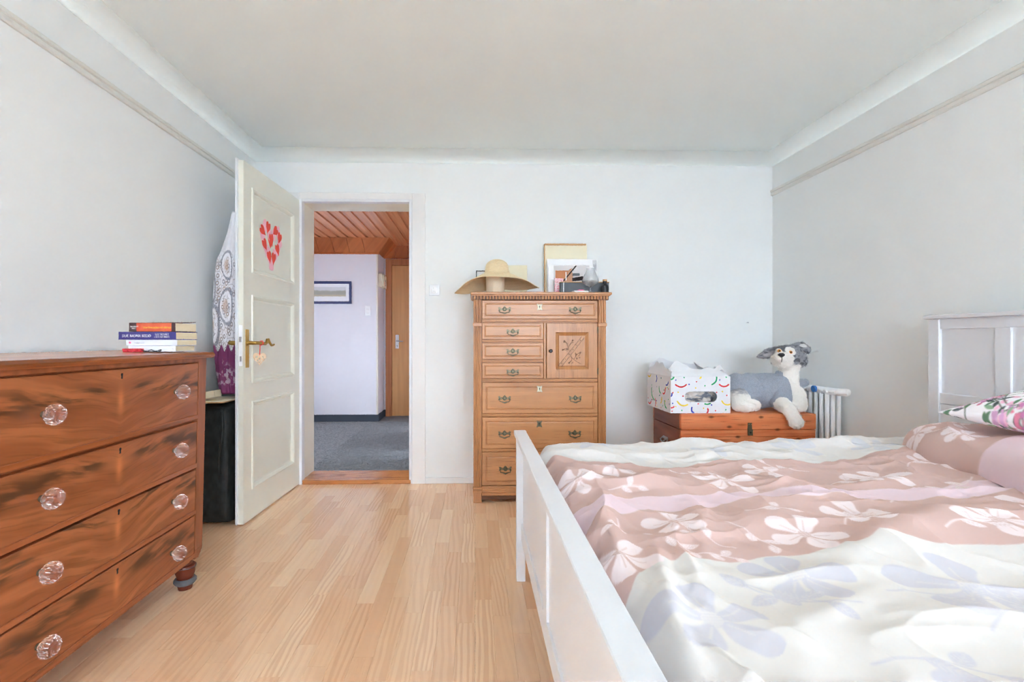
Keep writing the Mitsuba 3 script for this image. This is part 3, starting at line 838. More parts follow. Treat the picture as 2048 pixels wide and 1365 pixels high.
def paisley(p, n, uv):
    y = p.y - 2.80 + (p.x + 1.48) * 1.5
    z = p.z
    base = mix(C(226, 226, 230), C(206, 204, 210), fbm(y * 20, z * 12, 3.0))
    d1, d2, w = voronoi(y * 26, z * 22)
    dots = smoothstep(0.34, 0.26, d1) * smoothstep(0.12, 0.2, d1)
    lace = smoothstep(0.10, 0.03, d2 - d1)
    ink = mix(C(120, 122, 134), C(150, 132, 120), w)
    dens = smoothstep(1.60, 1.46, z)
    c = mix(base, ink, dr.maximum(dots, lace * 0.7) * dens)
    # big teardrops outlined
    for (cy, cz, s) in ((-0.09, 1.36, 0.075), (-0.07, 1.13, 0.085), (0.05, 1.24, 0.075), (0.06, 1.48, 0.06)):
        a = (y - cy) / (s * 0.75)
        b = (z - cz) / (s * 1.35)
        q = dr.sqrt(dr.square(a - 0.35 * b * b) + b * b)
        c = mix(c, C(112, 116, 130), smoothstep(0.14, 0.05, dr.abs(q - 1.0)) * 0.75)
        c = mix(c, C(222, 222, 228), smoothstep(0.14, 0.05, dr.abs(q - 0.76)) * 0.8)
        c = mix(c, C(176, 150, 132), smoothstep(0.5, 0.3, q) * 0.6)
    edge = 1.0 + 0.018 * dr.sin(y * 110)
    purple = mix(C(128, 66, 108), C(112, 52, 92), fbm(y * 18, z * 18, 5.0))
    lace2 = smoothstep(0.5, 0.62, fbm(y * 46, z * 46, 8.0)) * smoothstep(0.0, 0.06, 0.925 - z + 0.03 * dr.sin(y * 40)) * smoothstep(0.78, 0.80, z)
    purple = mix(purple, C(190, 176, 190), lace2 * 0.8)
    swirl = smoothstep(0.10, 0.03, dr.abs(dr.sqrt(dr.square((y + 0.07) / 0.03) + dr.square((z - 0.955) / 0.02)) - 1.0))
    purple = mix(purple, C(200, 188, 198), swirl)
    return mix(c, purple, smoothstep(edge + 0.004, edge - 0.004, z))


add('garment', trimesh.Trimesh(V, Fc, process=False), mat('paisley', proc(paisley), 0.7, 0.2, sheen=0.3), smooth=True,
    label='white paisley garment with a purple hem hanging behind the open door', cat='garment')

# ------------------------------------------------------------------ tall oak chest
K = 'oak_chest'
tag(K, 'tall antique oak chest with small drawers and a carved cupboard door against the back wall', 'chest of drawers')
TY, TB = 3.065, 3.482
add(K + '__carcass', cat(box(0.0, 0.836, TY + 0.03, TB, 0.02, 1.335)), 'oak_upright')
# top and dentils
add(K + '__top', cat(box(-0.029, 0.878, TY - 0.03, TB + 0.006, 1.337, 1.354, 0.004), box(-0.020, 0.868, TY - 0.022, TB, 1.330, 1.338, 0.002)), 'oak_across')
den = [lathe([(0, 0), (0.0068, 0), (0.0072, 0.004), (0.0072, 0.018), (0.0066, 0.022), (0, 0.022)], 10).apply_translation([-0.012 + (i + 0.5) * 0.872 / 44, TY - 0.008, 1.3085]) for i in range(44)]
add(K + '__top__dentil_row', cat(*den), 'oak_upright', smooth=40, kind='stuff')
add(K + '__top__moulding', box(-0.015, 0.862, TY - 0.006, TY + 0.03, 1.306, 1.331, 0.001), 'oak_dark')
# pilasters
for x0, x1 in ((-0.011, 0.042), (0.795, 0.847)):
    pk_ = add(K + '__pilaster', cat(box(x0 + 0.001, x1 - 0.001, TY, TY + 0.035, 0.10, 1.306, 0.001)), 'oak_upright')
    w = (x1 - x0 - 0.004) / 3
    for i in range(3):
        cx = x0 + 0.002 + (i + 0.5) * w
        add(pk_ + '__reed', mv(lathe([(0, 1.160), (w * 0.40, 1.160), (w * 0.44, 1.168), (w * 0.44, 1.298), (w * 0.40, 1.306), (0, 1.306)], 12), cx, TY, 0), 'oak_upright', smooth=40)
    add(pk_ + '__block', box(x0 - 0.003, x1 + 0.003, TY - 0.01, TY + 0.01, 1.134, 1.158, 0.003), 'oak_across')
    w = (x1 - x0 - 0.012) / 4
    for i in range(4):
        cx = x0 + 0.006 + (i + 0.5) * w
        add(pk_ + '__reed', mv(lathe([(0, 0.106), (w * 0.38, 0.106), (w * 0.42, 0.112), (w * 0.42, 1.128), (w * 0.38, 1.134), (0, 1.134)], 10), cx, TY, 0), 'oak_upright', smooth=40)
    add(pk_ + '__base', cat(box(x0 - 0.003, x1 + 0.003, TY - 0.008, TY + 0.02, 0.088, 0.104, 0.003), box(x0 - 0.003, x1 + 0.003, TY - 0.008, TY + 0.02, 0.066, 0.082, 0.003), box(x0, x1, TY - 0.002, TY + 0.04, 0.0, 0.1, 0.002)), 'oak_upright')
for x0, x1 in ((0.0, 0.045), (0.79, 0.836)):
    add(K + '__back_leg', box(x0, x1, TB - 0.045, TB - 0.001, 0, 0.03, 0.002), 'oak_upright')


def rounded_rail(x0, x1, z0, z1, y=TY + 0.006):
    return box(x0, x1, y, y + 0.03, z0, z1, 0.004)


FX0, FX1 = 0.043, 0.794
rails = [(1.160, 1.181), (0.777, 0.797), (0.553, 0.572), (0.328, 0.346)]
for a, b in rails:
    add(K + '__rail', cat(box(FX0, FX1, TY + 0.008, TY + 0.035, a, b, 0.001), rounded_rail(FX0, FX1, (a + b) / 2 - 0.006, (a + b) / 2 + 0.006, TY + 0.002)), 'oak_across')
for a, b in ((1.031, 1.049), (0.903, 0.921)):
    add(K + '__rail', cat(box(FX0, 0.443, TY + 0.008, TY + 0.035, a, b, 0.001), rounded_rail(FX0, 0.443, (a + b) / 2 - 0.005, (a + b) / 2 + 0.005, TY + 0.002)), 'oak_across')
add(K + '__divider', cat(box(0.443, 0.459, TY + 0.006, TY + 0.035, 0.797, 1.160, 0.003)), 'oak_upright')


def pull(cx, cz, y):
    """Bail pull: pierced backplate, round boss, swinging bail."""
    plate = union_all([Point(0, 0).buffer(0.014), sbox(-0.03, -0.006, 0.03, 0.006), Polygon([(-0.042, 0.014), (-0.026, 0.008), (-0.026, -0.008), (-0.042, -0.013), (-0.037, 0)]), Polygon([(0.042, 0.014), (0.026, 0.008), (0.026, -0.008), (0.042, -0.013), (0.037, 0)]),
                       Point(-0.033, 0.009).buffer(0.005), Point(0.033, 0.009).buffer(0.005), Polygon([(-0.012, 0.01), (0, 0.021), (0.012, 0.01)])])
    for q in (-0.022, 0.022):
        plate = plate.difference(Point(q, 0).buffer(0.003))
    pm = mv(facing_front(extrude(plate, 0.0022)), cx, y, cz)
    boss = mv(rot(lathe([(0, 0), (0.0105, 0), (0.0112, 0.003), (0.009, 0.006), (0.0085, 0.0075), (0, 0.0085)], 20), [1, 0, 0], 90), cx, y - 0.002, cz + 0.001)
    bp = [[-0.033, -0.004, -0.002], [-0.033, -0.013, -0.005], [-0.031, -0.014, -0.018], [-0.016, -0.014, -0.021], [-0.007, -0.014, -0.025], [0, -0.014, -0.027], [0.007, -0.014, -0.025], [0.016, -0.014, -0.021], [0.031, -0.014, -0.018], [0.033, -0.013, -0.005], [0.033, -0.004, -0.002]]
    bl = mv(tube(bp, [0.002, 0.0024, 0.0026, 0.003, 0.0042, 0.0048, 0.0042, 0.003, 0.0026, 0.0024, 0.002], 8), cx, y, cz)
    return pm, boss, bl


def pull_on(key, cx, cz, y):
    pm, boss, bl = pull(cx, cz, y)
    add(key + '__pull', cat(pm, boss, bl), 'old_brass', smooth=30, label='old brass bail pull')


def escutcheon(key, cx, cz, y, m='pale_brass'):
    pl = union_all([sbox(-0.014, -0.017, 0.014, 0.017), Point(-0.014, 0.017).buffer(0.004), Point(0.014, 0.017).buffer(0.004), Point(-0.014, -0.017).buffer(0.004), Point(0.014, -0.017).buffer(0.004)])
    hole = union_all([Point(0, 0.004).buffer(0.004), sbox(-0.002, -0.009, 0.002, 0.003)])
    pl = pl.difference(hole).difference(Point(-0.0145, 0).buffer(0.004)).difference(Point(0.0145, 0).buffer(0.004))
    add(key + '__escutcheon', mv(facing_front(extrude(pl, 0.0018)), cx, y, cz), m)
    add(key + '__keyhole', mv(facing_front(extrude(hole, 0.0006)), cx, y + 0.0002, cz), 'black_plastic')


def oak_drawer(x0, x1, z0, z1, inset, pulls, esc=None, em='pale_brass'):
    yf = TY + 0.003
    f = stepped(x0, x1, z0, z1, [(0, yf + 0.003), (0.003, yf), (inset - 0.004, yf), (inset - 0.002, yf + 0.004), (inset + 0.0015, yf + 0.004), (inset + 0.004, yf - 0.0005), (inset + 0.008, yf - 0.0015)], yf + 0.045)
    key = add(K + '__drawer', f, 'oak_across')
    for cx, cz in pulls:
        pull_on(key, cx, cz, yf - 0.0015)
    if esc:
        escutcheon(key, esc[0], esc[1], yf - 0.0015, em)


oak_drawer(0.045, 0.793, 1.183, 1.303, 0.020, [(0.190, 1.245), (0.646, 1.245)], (0.416, 1.260))
for z0, z1, cz in ((1.051, 1.157, 1.102), (0.923, 1.028, 0.975), (0.800, 0.900, 0.844)):
    oak_drawer(0.045, 0.441, z0, z1, 0.018, [(0.243, cz)])
oak_drawer(0.045, 0.793, 0.574, 0.774, 0.028, [(0.190, 0.672), (0.646, 0.672)], (0.416, 0.732))
oak_drawer(0.045, 0.793, 0.348, 0.550, 0.028, [(0.190, 0.446), (0.643, 0.446)], (0.414, 0.506), 'old_brass')
oak_drawer(0.045, 0.793, 0.111, 0.326, 0.028, [(0.195, 0.218), (0.646, 0.218)])
# cupboard door
yf = TY + 0.003
dm = stepped(0.462, 0.792, 0.800, 1.156, [(0, yf + 0.002), (0.002, yf), (0.058, yf), (0.061, yf + 0.003), (0.078, yf + 0.012), (0.081, yf + 0.006), (0.084, yf + 0.006)], yf + 0.04)
dk = add(K + '__door', dm, 'oak_upright', label='carved cupboard door')
add(dk + '__knob', mv(rot(lathe([(0, 0), (0.006, 0), (0.005, 0.008), (0.0105, 0.013), (0.0115, 0.019), (0.008, 0.024), (0, 0.0255)], 20), [1, 0, 0], 90), 0.486, yf, 0.977), 'black_plastic', smooth=40, label='small dark knob')
for z in (0.845, 1.11):
    add(dk + '__hinge', mv(lathe([(0, z - 0.02), (0.004, z - 0.02), (0.004, z + 0.02), (0, z + 0.02)], 10), 0.793, yf - 0.001, 0), 'old_brass', smooth=40)
# carving: diagonal band with studs, sprigs on both sides (px of the door panel -> metres)
yc = yf + 0.0062


def cp(px, py):
    return [0.541 + (px - 905) / 4.137 * 0.003268, yc, 1.081 - (py - 826) / 4.137 * 0.003268]


strokes = [[(905, 1075), (1095, 840)], [(930, 1085), (1115, 850)],
           [(990, 960), (978, 900), (950, 868)], [(985, 930), (1005, 890), (1022, 868)], [(982, 905), (962, 880), (945, 890)], [(978, 940), (950, 935), (935, 955)], [(975, 960), (960, 950), (940, 945)],
           [(1000, 905), (1012, 885), (1025, 890)], [(1000, 1000), (1030, 1035), (1085, 1065)], [(1010, 1005), (1020, 1045), (985, 1055)], [(1030, 1030), (1045, 990), (1080, 970)], [(1040, 1000), (1065, 985), (1040, 975)],
           [(1060, 1000), (1078, 1000), (1080, 975)], [(1050, 1030), (1060, 1015), (1050, 1005)], [(1070, 1010), (1085, 1025), (1078, 1005)], [(1015, 1050), (1035, 1052), (1010, 1060)]]
cm = []
for s in strokes:
    pts = np.array([cp(*q) for q in s])
    if len(pts) == 3:
        tt = np.linspace(0, 1, 9)[:, None]
        pts = (1 - tt) ** 2 * pts[0] + 2 * tt * (1 - tt) * pts[1] + tt ** 2 * pts[2]
    else:
        pts = pts[0] + (pts[1] - pts[0]) * np.linspace(0, 1, 8)[:, None]
    cm.append(tube(pts, 0.0014, 6))
add(dk + '__carving', cat(*cm), 'oak_dark', smooth=True, label='carved floral ornament with a diagonal band')
stud = [sphere(cp(915 + i * 31 + 14, 1062 - i * 38), 0.0032, 8) for i in range(6)]
for fx_, fz_ in ((950, 880), (1020, 872), (938, 950), (1045, 985), (1082, 972), (1055, 1020), (990, 1056), (975, 945)):
    for a in range(4):
        stud.append(sphere(np.array(cp(fx_, fz_)) + [0.004 * math.cos(a * 1.57), 0, 0.004 * math.sin(a * 1.57)], 0.0026, 8))
add(dk + '__carving_flowers', cat(*stud), 'oak_dark', smooth=True)
# plinth
add(K + '__plinth', cat(box(FX0, FX1, TY + 0.004, TY + 0.035, 0.045, 0.108, 0.002), box(FX0, FX1, TY - 0.002, TY + 0.02, 0.080, 0.096, 0.004), box(FX0, FX1, TY - 0.001, TY + 0.02, 0.060, 0.068, 0.003)), 'oak_across')
ap = [(FX0, 0.045), (FX1, 0.045)] + [(x, 0.020 + 0.004 * math.sin(x * 60)) for x in np.linspace(FX1, FX0, 40)]
add(K + '__apron', mv(facing_front(extrude(Polygon(ap), 0.02)), 0, TY + 0.028, 0), 'oak_dark')

# ------------------------------------------------------------------ on the oak chest
TOP = 1.3545
# head stand and straw hat
HCx, HCy = 0.135, 3.195
add('hat_stand', mv(lathe([(0, 0), (0.058, 0), (0.060, 0.004), (0.064, 0.11), (0.060, 0.13), (0.045, 0.15), (0, 0.155)], 40), HCx + 0.0, HCy, TOP), mat('canvas', proc(lambda p, n, uv: mix(C(222, 204, 176), C(236, 222, 198), noise(p.x * 400, p.y * 400, p.z * 400))), 0.8, 0.1), smooth=40,
    label='round cream canvas stand under the straw hat', cat='hat stand')
nr, na = 46, 144
Vh, rad = [], []
prof_r = np.r_[0.078 * np.sin(np.linspace(0.02, 1.5, 14)), np.linspace(0.079, 0.084, 6), np.linspace(0.092, 0.285, 26)]
prof_z = np.r_[0.165 + 0.070 * np.cos(np.linspace(0.02, 1.5, 14)) ** 0.8, np.linspace(0.164, 0.146, 6), np.linspace(0.137, 0.100, 26)]
for r_, z_ in zip(prof_r, prof_z):
    th = np.linspace(0, 2 * np.pi, na, endpoint=False)
    t_ = np.clip((r_ - 0.088) / 0.197, 0, 1)
    # front (-y) edge swings up, both sides hang
    side = np.abs(np.cos(th)) ** 2.2
    front = np.clip(-np.sin(th), 0, 1)
    back = np.clip(np.sin(th), 0, 1)
    droop = -0.070 * side + 0.004 * front ** 1.5 - 0.050 * back ** 1.5 + 0.008 * np.sin(2 * th + 0.6) + 0.005 * np.sin(5 * th)
    droop += np.where(np.cos(th) < 0, -0.026, 0.010) * side
    rr = r_ * (1 + 0.02 * t_ * np.sin(3 * th))
    Vh.append(np.c_[HCx + 0.012 + rr * np.cos(th), HCy + rr * np.sin(th) * 0.62, TOP + z_ + droop * t_ ** 1.3])
Vh = np.vstack(Vh)
top_n = len(Vh)
nsum = np.zeros_like(Vh)
Fq = []
for i in range(nr - 1):
    for s in range(na):
        e = (s + 1) % na
        Fq += [[i * na + s, (i + 1) * na + e, i * na + e], [i * na + s, (i + 1) * na + s, (i + 1) * na + e]]
Fq = np.array(Fq)
fn = np.cross(Vh[Fq[:, 1]] - Vh[Fq[:, 0]], Vh[Fq[:, 2]] - Vh[Fq[:, 0]])
for k_ in range(3):
    np.add.at(nsum, Fq[:, k_], fn)
nsum /= np.linalg.norm(nsum, axis=1, keepdims=True) + 1e-12
if nsum[:, 2].mean() < 0:
    Fq = Fq[:, ::-1]
    nsum = -nsum
Vi = Vh - nsum * 0.003
Fa = np.vstack([Fq, Fq[:, ::-1] + top_n])
rimf = []
b0 = (nr - 1) * na
for s in range(na):
    e = (s + 1) % na
    rimf += [[b0 + s, b0 + top_n + s, b0 + top_n + e], [b0 + s, b0 + top_n + e, b0 + e]]
Fa = np.vstack([Fa, rimf])


def straw(p, n, uv):
    r_ = dr.sqrt(dr.square(p.x - HCx) + dr.square((p.y - HCy) / 0.62))
    w = noise(r_ * 500, p.z * 500, 1.0) * 0.5 + noise(p.x * 350, p.y * 350, p.z * 350) * 0.5
    return mix(C(206, 184, 146), C(232, 214, 178), w)


add('straw_hat', trimesh.Trimesh(np.vstack([Vh, Vi]), Fa, process=False), mat('straw', proc(straw), 0.75, 0.2), smooth=40,
    label='wide brimmed natural straw sun hat on the oak chest', cat='hat')

# pictures and boards leaning on the wall behind
PYB = 3.455


def lean(m, deg=3.0, y=PYB - 0.02):
    return rot(m, [1, 0, 0], -deg, (0, y, TOP))


add('small_picture__frame', lean(ring(0.007, 0.330, TOP, 1.548, [(0, 3.44), (0, 3.425), (0.006, 3.425), (0.006, 3.44)])), 'black_plastic')
add('small_picture__mount', lean(box(0.013, 0.324, 3.43, 3.438, TOP + 0.006, 1.542)), 'paper_white')
add('small_picture__print', lean(box(0.255, 0.30, 3.4285, 3.4305, 1.50, 1.532)), 'ink_dark')
tag('small_picture', 'white picture in a thin black frame behind the straw hat', 'picture')
add('white_board', lean(box(0.182, 0.372, 3.39, 3.402, TOP, 1.580, 0.002), 2.0), 'paper_cream', label='blank off-white board leaning beside the straw hat', cat='board')
add('canvas_board__panel', lean(box(0.503, 0.813, 3.437, 3.449, TOP, 1.743, 0.002), 2.0), 'paper_cream')
add('canvas_board__batten', lean(box(0.503, 0.806, 3.430, 3.451, 1.735, 1.748, 0.002), 2.0), 'card_tan', label='tan wooden batten along the top')
add('canvas_board__edge', lean(box(0.501, 0.507, 3.432, 3.45, TOP, 1.745, 0.001), 2.0), 'card_tan')
tag('canvas_board', 'tallest cream board with a tan wooden top edge leaning on the wall', 'board')
add('wrapped_board__panel', lean(box(0.516, 0.880, 3.405, 3.415, TOP, 1.630, 0.002), 2.5), 'paper_white')
wl = add('wrapped_board__price_label', lean(box(0.845, 0.875, 3.4035, 3.4055, 1.545, 1.622), 2.5), 'clear_bag', label='printed price label')
for i in range(12):
    add(wl + '__bar', lean(box(0.850, 0.870, 3.4025, 3.404, 1.553 + i * 0.0034, 1.5545 + i * 0.0034), 2.5), 'ink_grey')
tag('wrapped_board', 'white wrapped board with a grey price label at its upper right corner', 'board')
add('photo_print__panel', lean(box(0.520, 0.830, 3.375, 3.381, TOP, 1.582, 0.001), 3.0), 'paper_white')


def flat(key, poly, m, y, deg=3.0, th=0.0008):
    add(key, lean(mv(facing_front(extrude(poly, th)), 0, y, 0), deg), m)


PH = 'photo_print'
flat(PH + '__picture', sbox(0.560, TOP + 0.01, 0.815, 1.576), mat('print_grey', C(206, 204, 206), 0.4, 0.3), 3.3752)
flat(PH + '__print', sbox(0.572, 1.462, 0.690, 1.540), 'ink_orange', 3.3746)
flat(PH + '__print', Polygon([(0.622, 1.47), (0.668, 1.53), (0.70, 1.505), (0.69, 1.468), (0.66, 1.462)]), 'ink_skin', 3.3740)
flat(PH + '__print', Polygon([(0.655, 1.525), (0.672, 1.548), (0.690, 1.556), (0.684, 1.535), (0.70, 1.515), (0.675, 1.515)]), 'ink_skin', 3.3734)
flat(PH + '__print', Polygon([(0.622, 1.462), (0.632, 1.462), (0.724, 1.572), (0.716, 1.576)]), 'ink_dark', 3.3728)
flat(PH + '__print', Polygon([(0.690, 1.486), (0.770, 1.500), (0.770, 1.470), (0.692, 1.462)]), 'ink_dark', 3.3734)
flat(PH + '__print', sbox(0.692, 1.502, 0.745, 1.520), 'grey_card', 3.3734)
flat(PH + '__print', sbox(0.643, 1.468, 0.650, 1.530), 'ink_white', 3.3722)
tag(PH, 'photo print of a hand with a pen leaning before the white wrapped board', 'print')
# grey box with a tan lid edge
gb = box(0.583, 0.915, 3.24, 3.35, TOP, 1.440, 0.002)
add('grey_box__body', gb, 'grey_card')
add('grey_box__lid_edge', box(0.580, 0.918, 3.236, 3.354, 1.440, 1.446, 0.002), 'card_tan')
tag('grey_box', 'dark grey card box with a tan rim in front of the photo print', 'box')
add('grey_box__seam', box(0.602, 0.604, 3.2385, 3.241, TOP, 1.440), 'steel')
add('booklet__pages', rot(box(0.655, 0.755, 3.16, 3.22, TOP, TOP + 0.022, 0.002), [0, 0, 1], 6, (0.705, 3.19, 0)), 'paper_white')
add('booklet__sticker', rot(box(0.690, 0.725, 3.17, 3.20, TOP + 0.022, TOP + 0.030, 0.001), [0, 0, 1], 6, (0.705, 3.19, 0)), 'ink_pink')
tag('booklet', 'little white booklet with a pink sticker lying before the grey box', 'booklet')
flatp = rot(box(0.335, 0.46, 3.10, 3.24, TOP, TOP + 0.010, 0.001), [0, 0, 1], -12, (0.39, 3.17, 0))
add('paper_pad', flatp, mat('paper_mauve', C(206, 190, 188), 0.7, 0.2), label='flat pinkish paper pad lying under the right side of the straw hat', cat='pad')
add('pink_card', rot(box(0.835, 0.895, 3.225, 3.235, TOP, 1.475, 0.001), [0, 0, 1], 5), mat('pink_print', proc(lambda p, n, uv: mix(C(240, 226, 228), C(220, 120, 140), smoothstep(0.5, 0.6, noise(p.x * 300, p.z * 400)))), 0.5, 0.3), label='small white card with pink print beside the glass goblet', cat='card')
bt = lathe([(0, 0), (0.024, 0), (0.026, 0.006), (0.026, 0.055), (0.016, 0.066), (0.012, 0.07), (0.012, 0.086), (0.014, 0.088), (0.014, 0.097), (0, 0.098)], 24)
add('ink_bottle__body', mv(bt, 0.872, 3.19, TOP), 'black_plastic', smooth=30)
add('ink_bottle__cap', mv(lathe([(0, 0.088), (0.0148, 0.088), (0.0148, 0.100), (0, 0.101)], 20), 0.872, 3.19, TOP), 'card_tan', smooth=30)
tag('ink_bottle', 'small black bottle with a tan cap at the right end of the oak chest', 'bottle')
# etched goblet: wide at the bottom, narrowing upwards, on a stem
gp_o = [(0.0, 0.0), (0.030, 0.0), (0.030, 0.002), (0.006, 0.006), (0.0045, 0.012), (0.0045, 0.040), (0.010, 0.046), (0.030, 0.054), (0.048, 0.068), (0.054, 0.082), (0.050, 0.100), (0.040, 0.125), (0.030, 0.150), (0.026, 0.168)]
gp_i = [(0.0245, 0.168), (0.0285, 0.150), (0.0385, 0.125), (0.0485, 0.100), (0.0525, 0.083), (0.0465, 0.070), (0.029, 0.0565), (0.010, 0.050), (0.0, 0.0485)]
scene['frosted_glass'] = {'type': 'roughdielectric', 'int_ior': 1.48, 'alpha': 0.12}
add('goblet__glass', mv(lathe(gp_o + gp_i, 48), 0.762, 3.135, TOP), 'frosted_glass', smooth=30)
tag('goblet', 'etched glass goblet on a thin stem at the front of the oak chest', 'goblet')

# wall switch and nail
add('wall_switch__plate', box(-0.336, -0.257, YB - 0.008, YB, 1.372, 1.451, 0.003), mat('steel_plate', C(224, 228, 232), 0.25, 0.5))
tag('wall_switch', 'square pale switch plate on the back wall beside the doorway', 'light switch')
add('wall_switch__socket', mv(rot(lathe([(0.012, 0), (0.026, 0), (0.026, 0.005), (0.020, 0.006), (0.019, 0.001), (0.012, 0.001)], 32), [1, 0, 0], 90), -0.2965, YB - 0.008, 1.412), 'white_plastic', smooth=30)
add('wall_switch__toggle', mv(rot(lathe([(0, 0), (0.011, 0), (0.010, 0.010), (0, 0.011)], 24), [1, 0, 0], 90), -0.2965, YB - 0.008, 1.412), 'white_plastic', smooth=30)
for dx, dz in ((-0.008, 0.016), (0.008, -0.016)):
    add('wall_switch__screw', sphere([-0.2965 + dx, YB - 0.008, 1.412 + dz], 0.003, 8), 'steel', smooth=True)
add('wall_nail', mv(rot(lathe([(0, 0), (0.0022, 0), (0.0022, 0.018), (0.005, 0.018), (0.004, 0.020), (0, 0.0205)], 12), [1, 0, 0], 90), 2.018, YB, 1.178), 'steel', smooth=30, label='single small nail in the bare back wall above the confetti box', cat='nail')

# ------------------------------------------------------------------ white bed
B = 'bed'
tag(B, 'white wooden bed with panelled footboard and headboard', 'bed')
BN, BFAR = 0.36, 2.100                       # near and far side
FX = 0.1995                                  # face of the footboard frame
fb = add(B + '__footboard', box(0.2075, 0.212, BN + 0.03, BFAR - 0.03, 0.22, 0.61), 'white_lacquer', label='white panelled footboard')
for y0 in (BFAR - 0.042, BN + 0.004):
    add(fb + '__post', box(0.180, 0.218, y0, y0 + 0.038, 0, 0.629, 0.0015), 'white_lacquer')
add(fb + '__cap', box(0.171, 0.223, BN - 0.006, BFAR + 0.002, 0.629, 0.648, 0.002), 'white_lacquer')
add(fb + '__rail', box(FX, 0.217, BN + 0.04, BFAR - 0.04, 0.178, 0.25, 0.0015), 'white_lacquer')
add(fb + '__rail', box(FX, 0.217, BN + 0.04, BFAR - 0.04, 0.592, 0.6295, 0.0015), 'white_lacquer')
add(fb + '__mullion', box(FX, 0.217, 1.335, 1.395, 0.249, 0.593, 0.0015), 'white_lacquer')
hb = add(B + '__headboard', box(2.064, 2.072, BN + 0.03, 2.09, 0.25, 1.13), 'white_lacquer', label='white panelled headboard')
for y0 in (2.064, BN):
    add(hb + '__post', box(2.050, 2.100, y0, y0 + 0.05, 0, 1.1385, 0.002), 'white_lacquer')
add(hb + '__cap', box(2.036, 2.110, BN - 0.012, 2.126, 1.1385, 1.156, 0.003), 'white_lacquer')
add(hb + '__rail', box(2.056, 2.094, BN + 0.045, 2.068, 1.093, 1.139, 0.002), 'white_lacquer')
add(hb + '__rail', box(2.056, 2.094, BN + 0.045, 2.068, 0.765, 0.812, 0.002), 'white_lacquer')
add(hb + '__rail', box(2.058, 2.094, BN + 0.045, 2.068, 0.25, 0.764, 0.002), 'white_lacquer')
for y0 in np.arange(1.784, BN + 0.1, -0.28):
    add(hb + '__mullion', box(2.056, 2.094, y0, y0 + 0.058, 0.811, 1.094, 0.002), 'white_lacquer')
for y0 in (2.063, BN + 0.007):
    add(B + '__side_rail', box(0.216, 2.052, y0, y0 + 0.028, 0.20, 0.40, 0.002), 'white_lacquer')
# ---- duvet: a finely meshed cloth
nx, ny = 560, 640
U = np.linspace(0, 1, nx)
gx = 0.2385 + (2.036 - 0.2385) * U
drop = 0.24
YT0, YT1 = BN + 0.045, 2.052
Ltop = YT1 - YT0
sv = np.linspace(-drop, Ltop + drop, ny)
Xg, Sg = np.meshgrid(gx, sv, indexing='ij')
rc = 0.055                                   # rounding of the long edges
Yg = np.clip(Sg, 0, Ltop) + YT0
dn = np.maximum(np.maximum(-Sg, Sg - Ltop), 0)
sg = np.where(Sg < 0, -1.0, 1.0)
P3 = np.stack([Xg * 1.0, Sg * 1.0, Xg * 0 + 3.3], -1)


def nz(fx, fy, seed, o=3, off=0.0):
    return meshkit.fbm(np.stack([Xg * fx + Sg * off, Sg * fy, Xg * 0 + seed], -1), o, seed) - 0.5


def ridge(fx, fy, seed, off=0.0):
    q = meshkit.noise(np.stack([Xg * fx + Sg * off, Sg * fy - Xg * off * 0.5, Xg * 0 + seed], -1), seed)
    return np.clip(1 - np.abs(2 * q - 1) * 1.6, 0, 1) ** 1.6


def fold_line(pts, h, w):
    """A raised fold along a polyline of world (x, y) points."""
    out = np.zeros_like(Xg)
    pts = np.array(pts, float)
    d = np.full_like(Xg, 9.0)
    tt = np.zeros_like(Xg)
    for i in range(len(pts) - 1):
        a, b = pts[i], pts[i + 1]
        ab = b - a
        t = np.clip(((Xg - a[0]) * ab[0] + (Yg - a[1]) * ab[1]) / (ab @ ab), 0, 1)
        dd = np.hypot(Xg - a[0] - t * ab[0], Yg - a[1] - t * ab[1])
        tt = np.where(dd < d, (i + t) / (len(pts) - 1), tt)
        d = np.minimum(d, dd)
    return h * np.exp(-(d / w) ** 2) * np.sin(np.clip(tt, 0.04, 0.96) * np.pi) ** 0.6


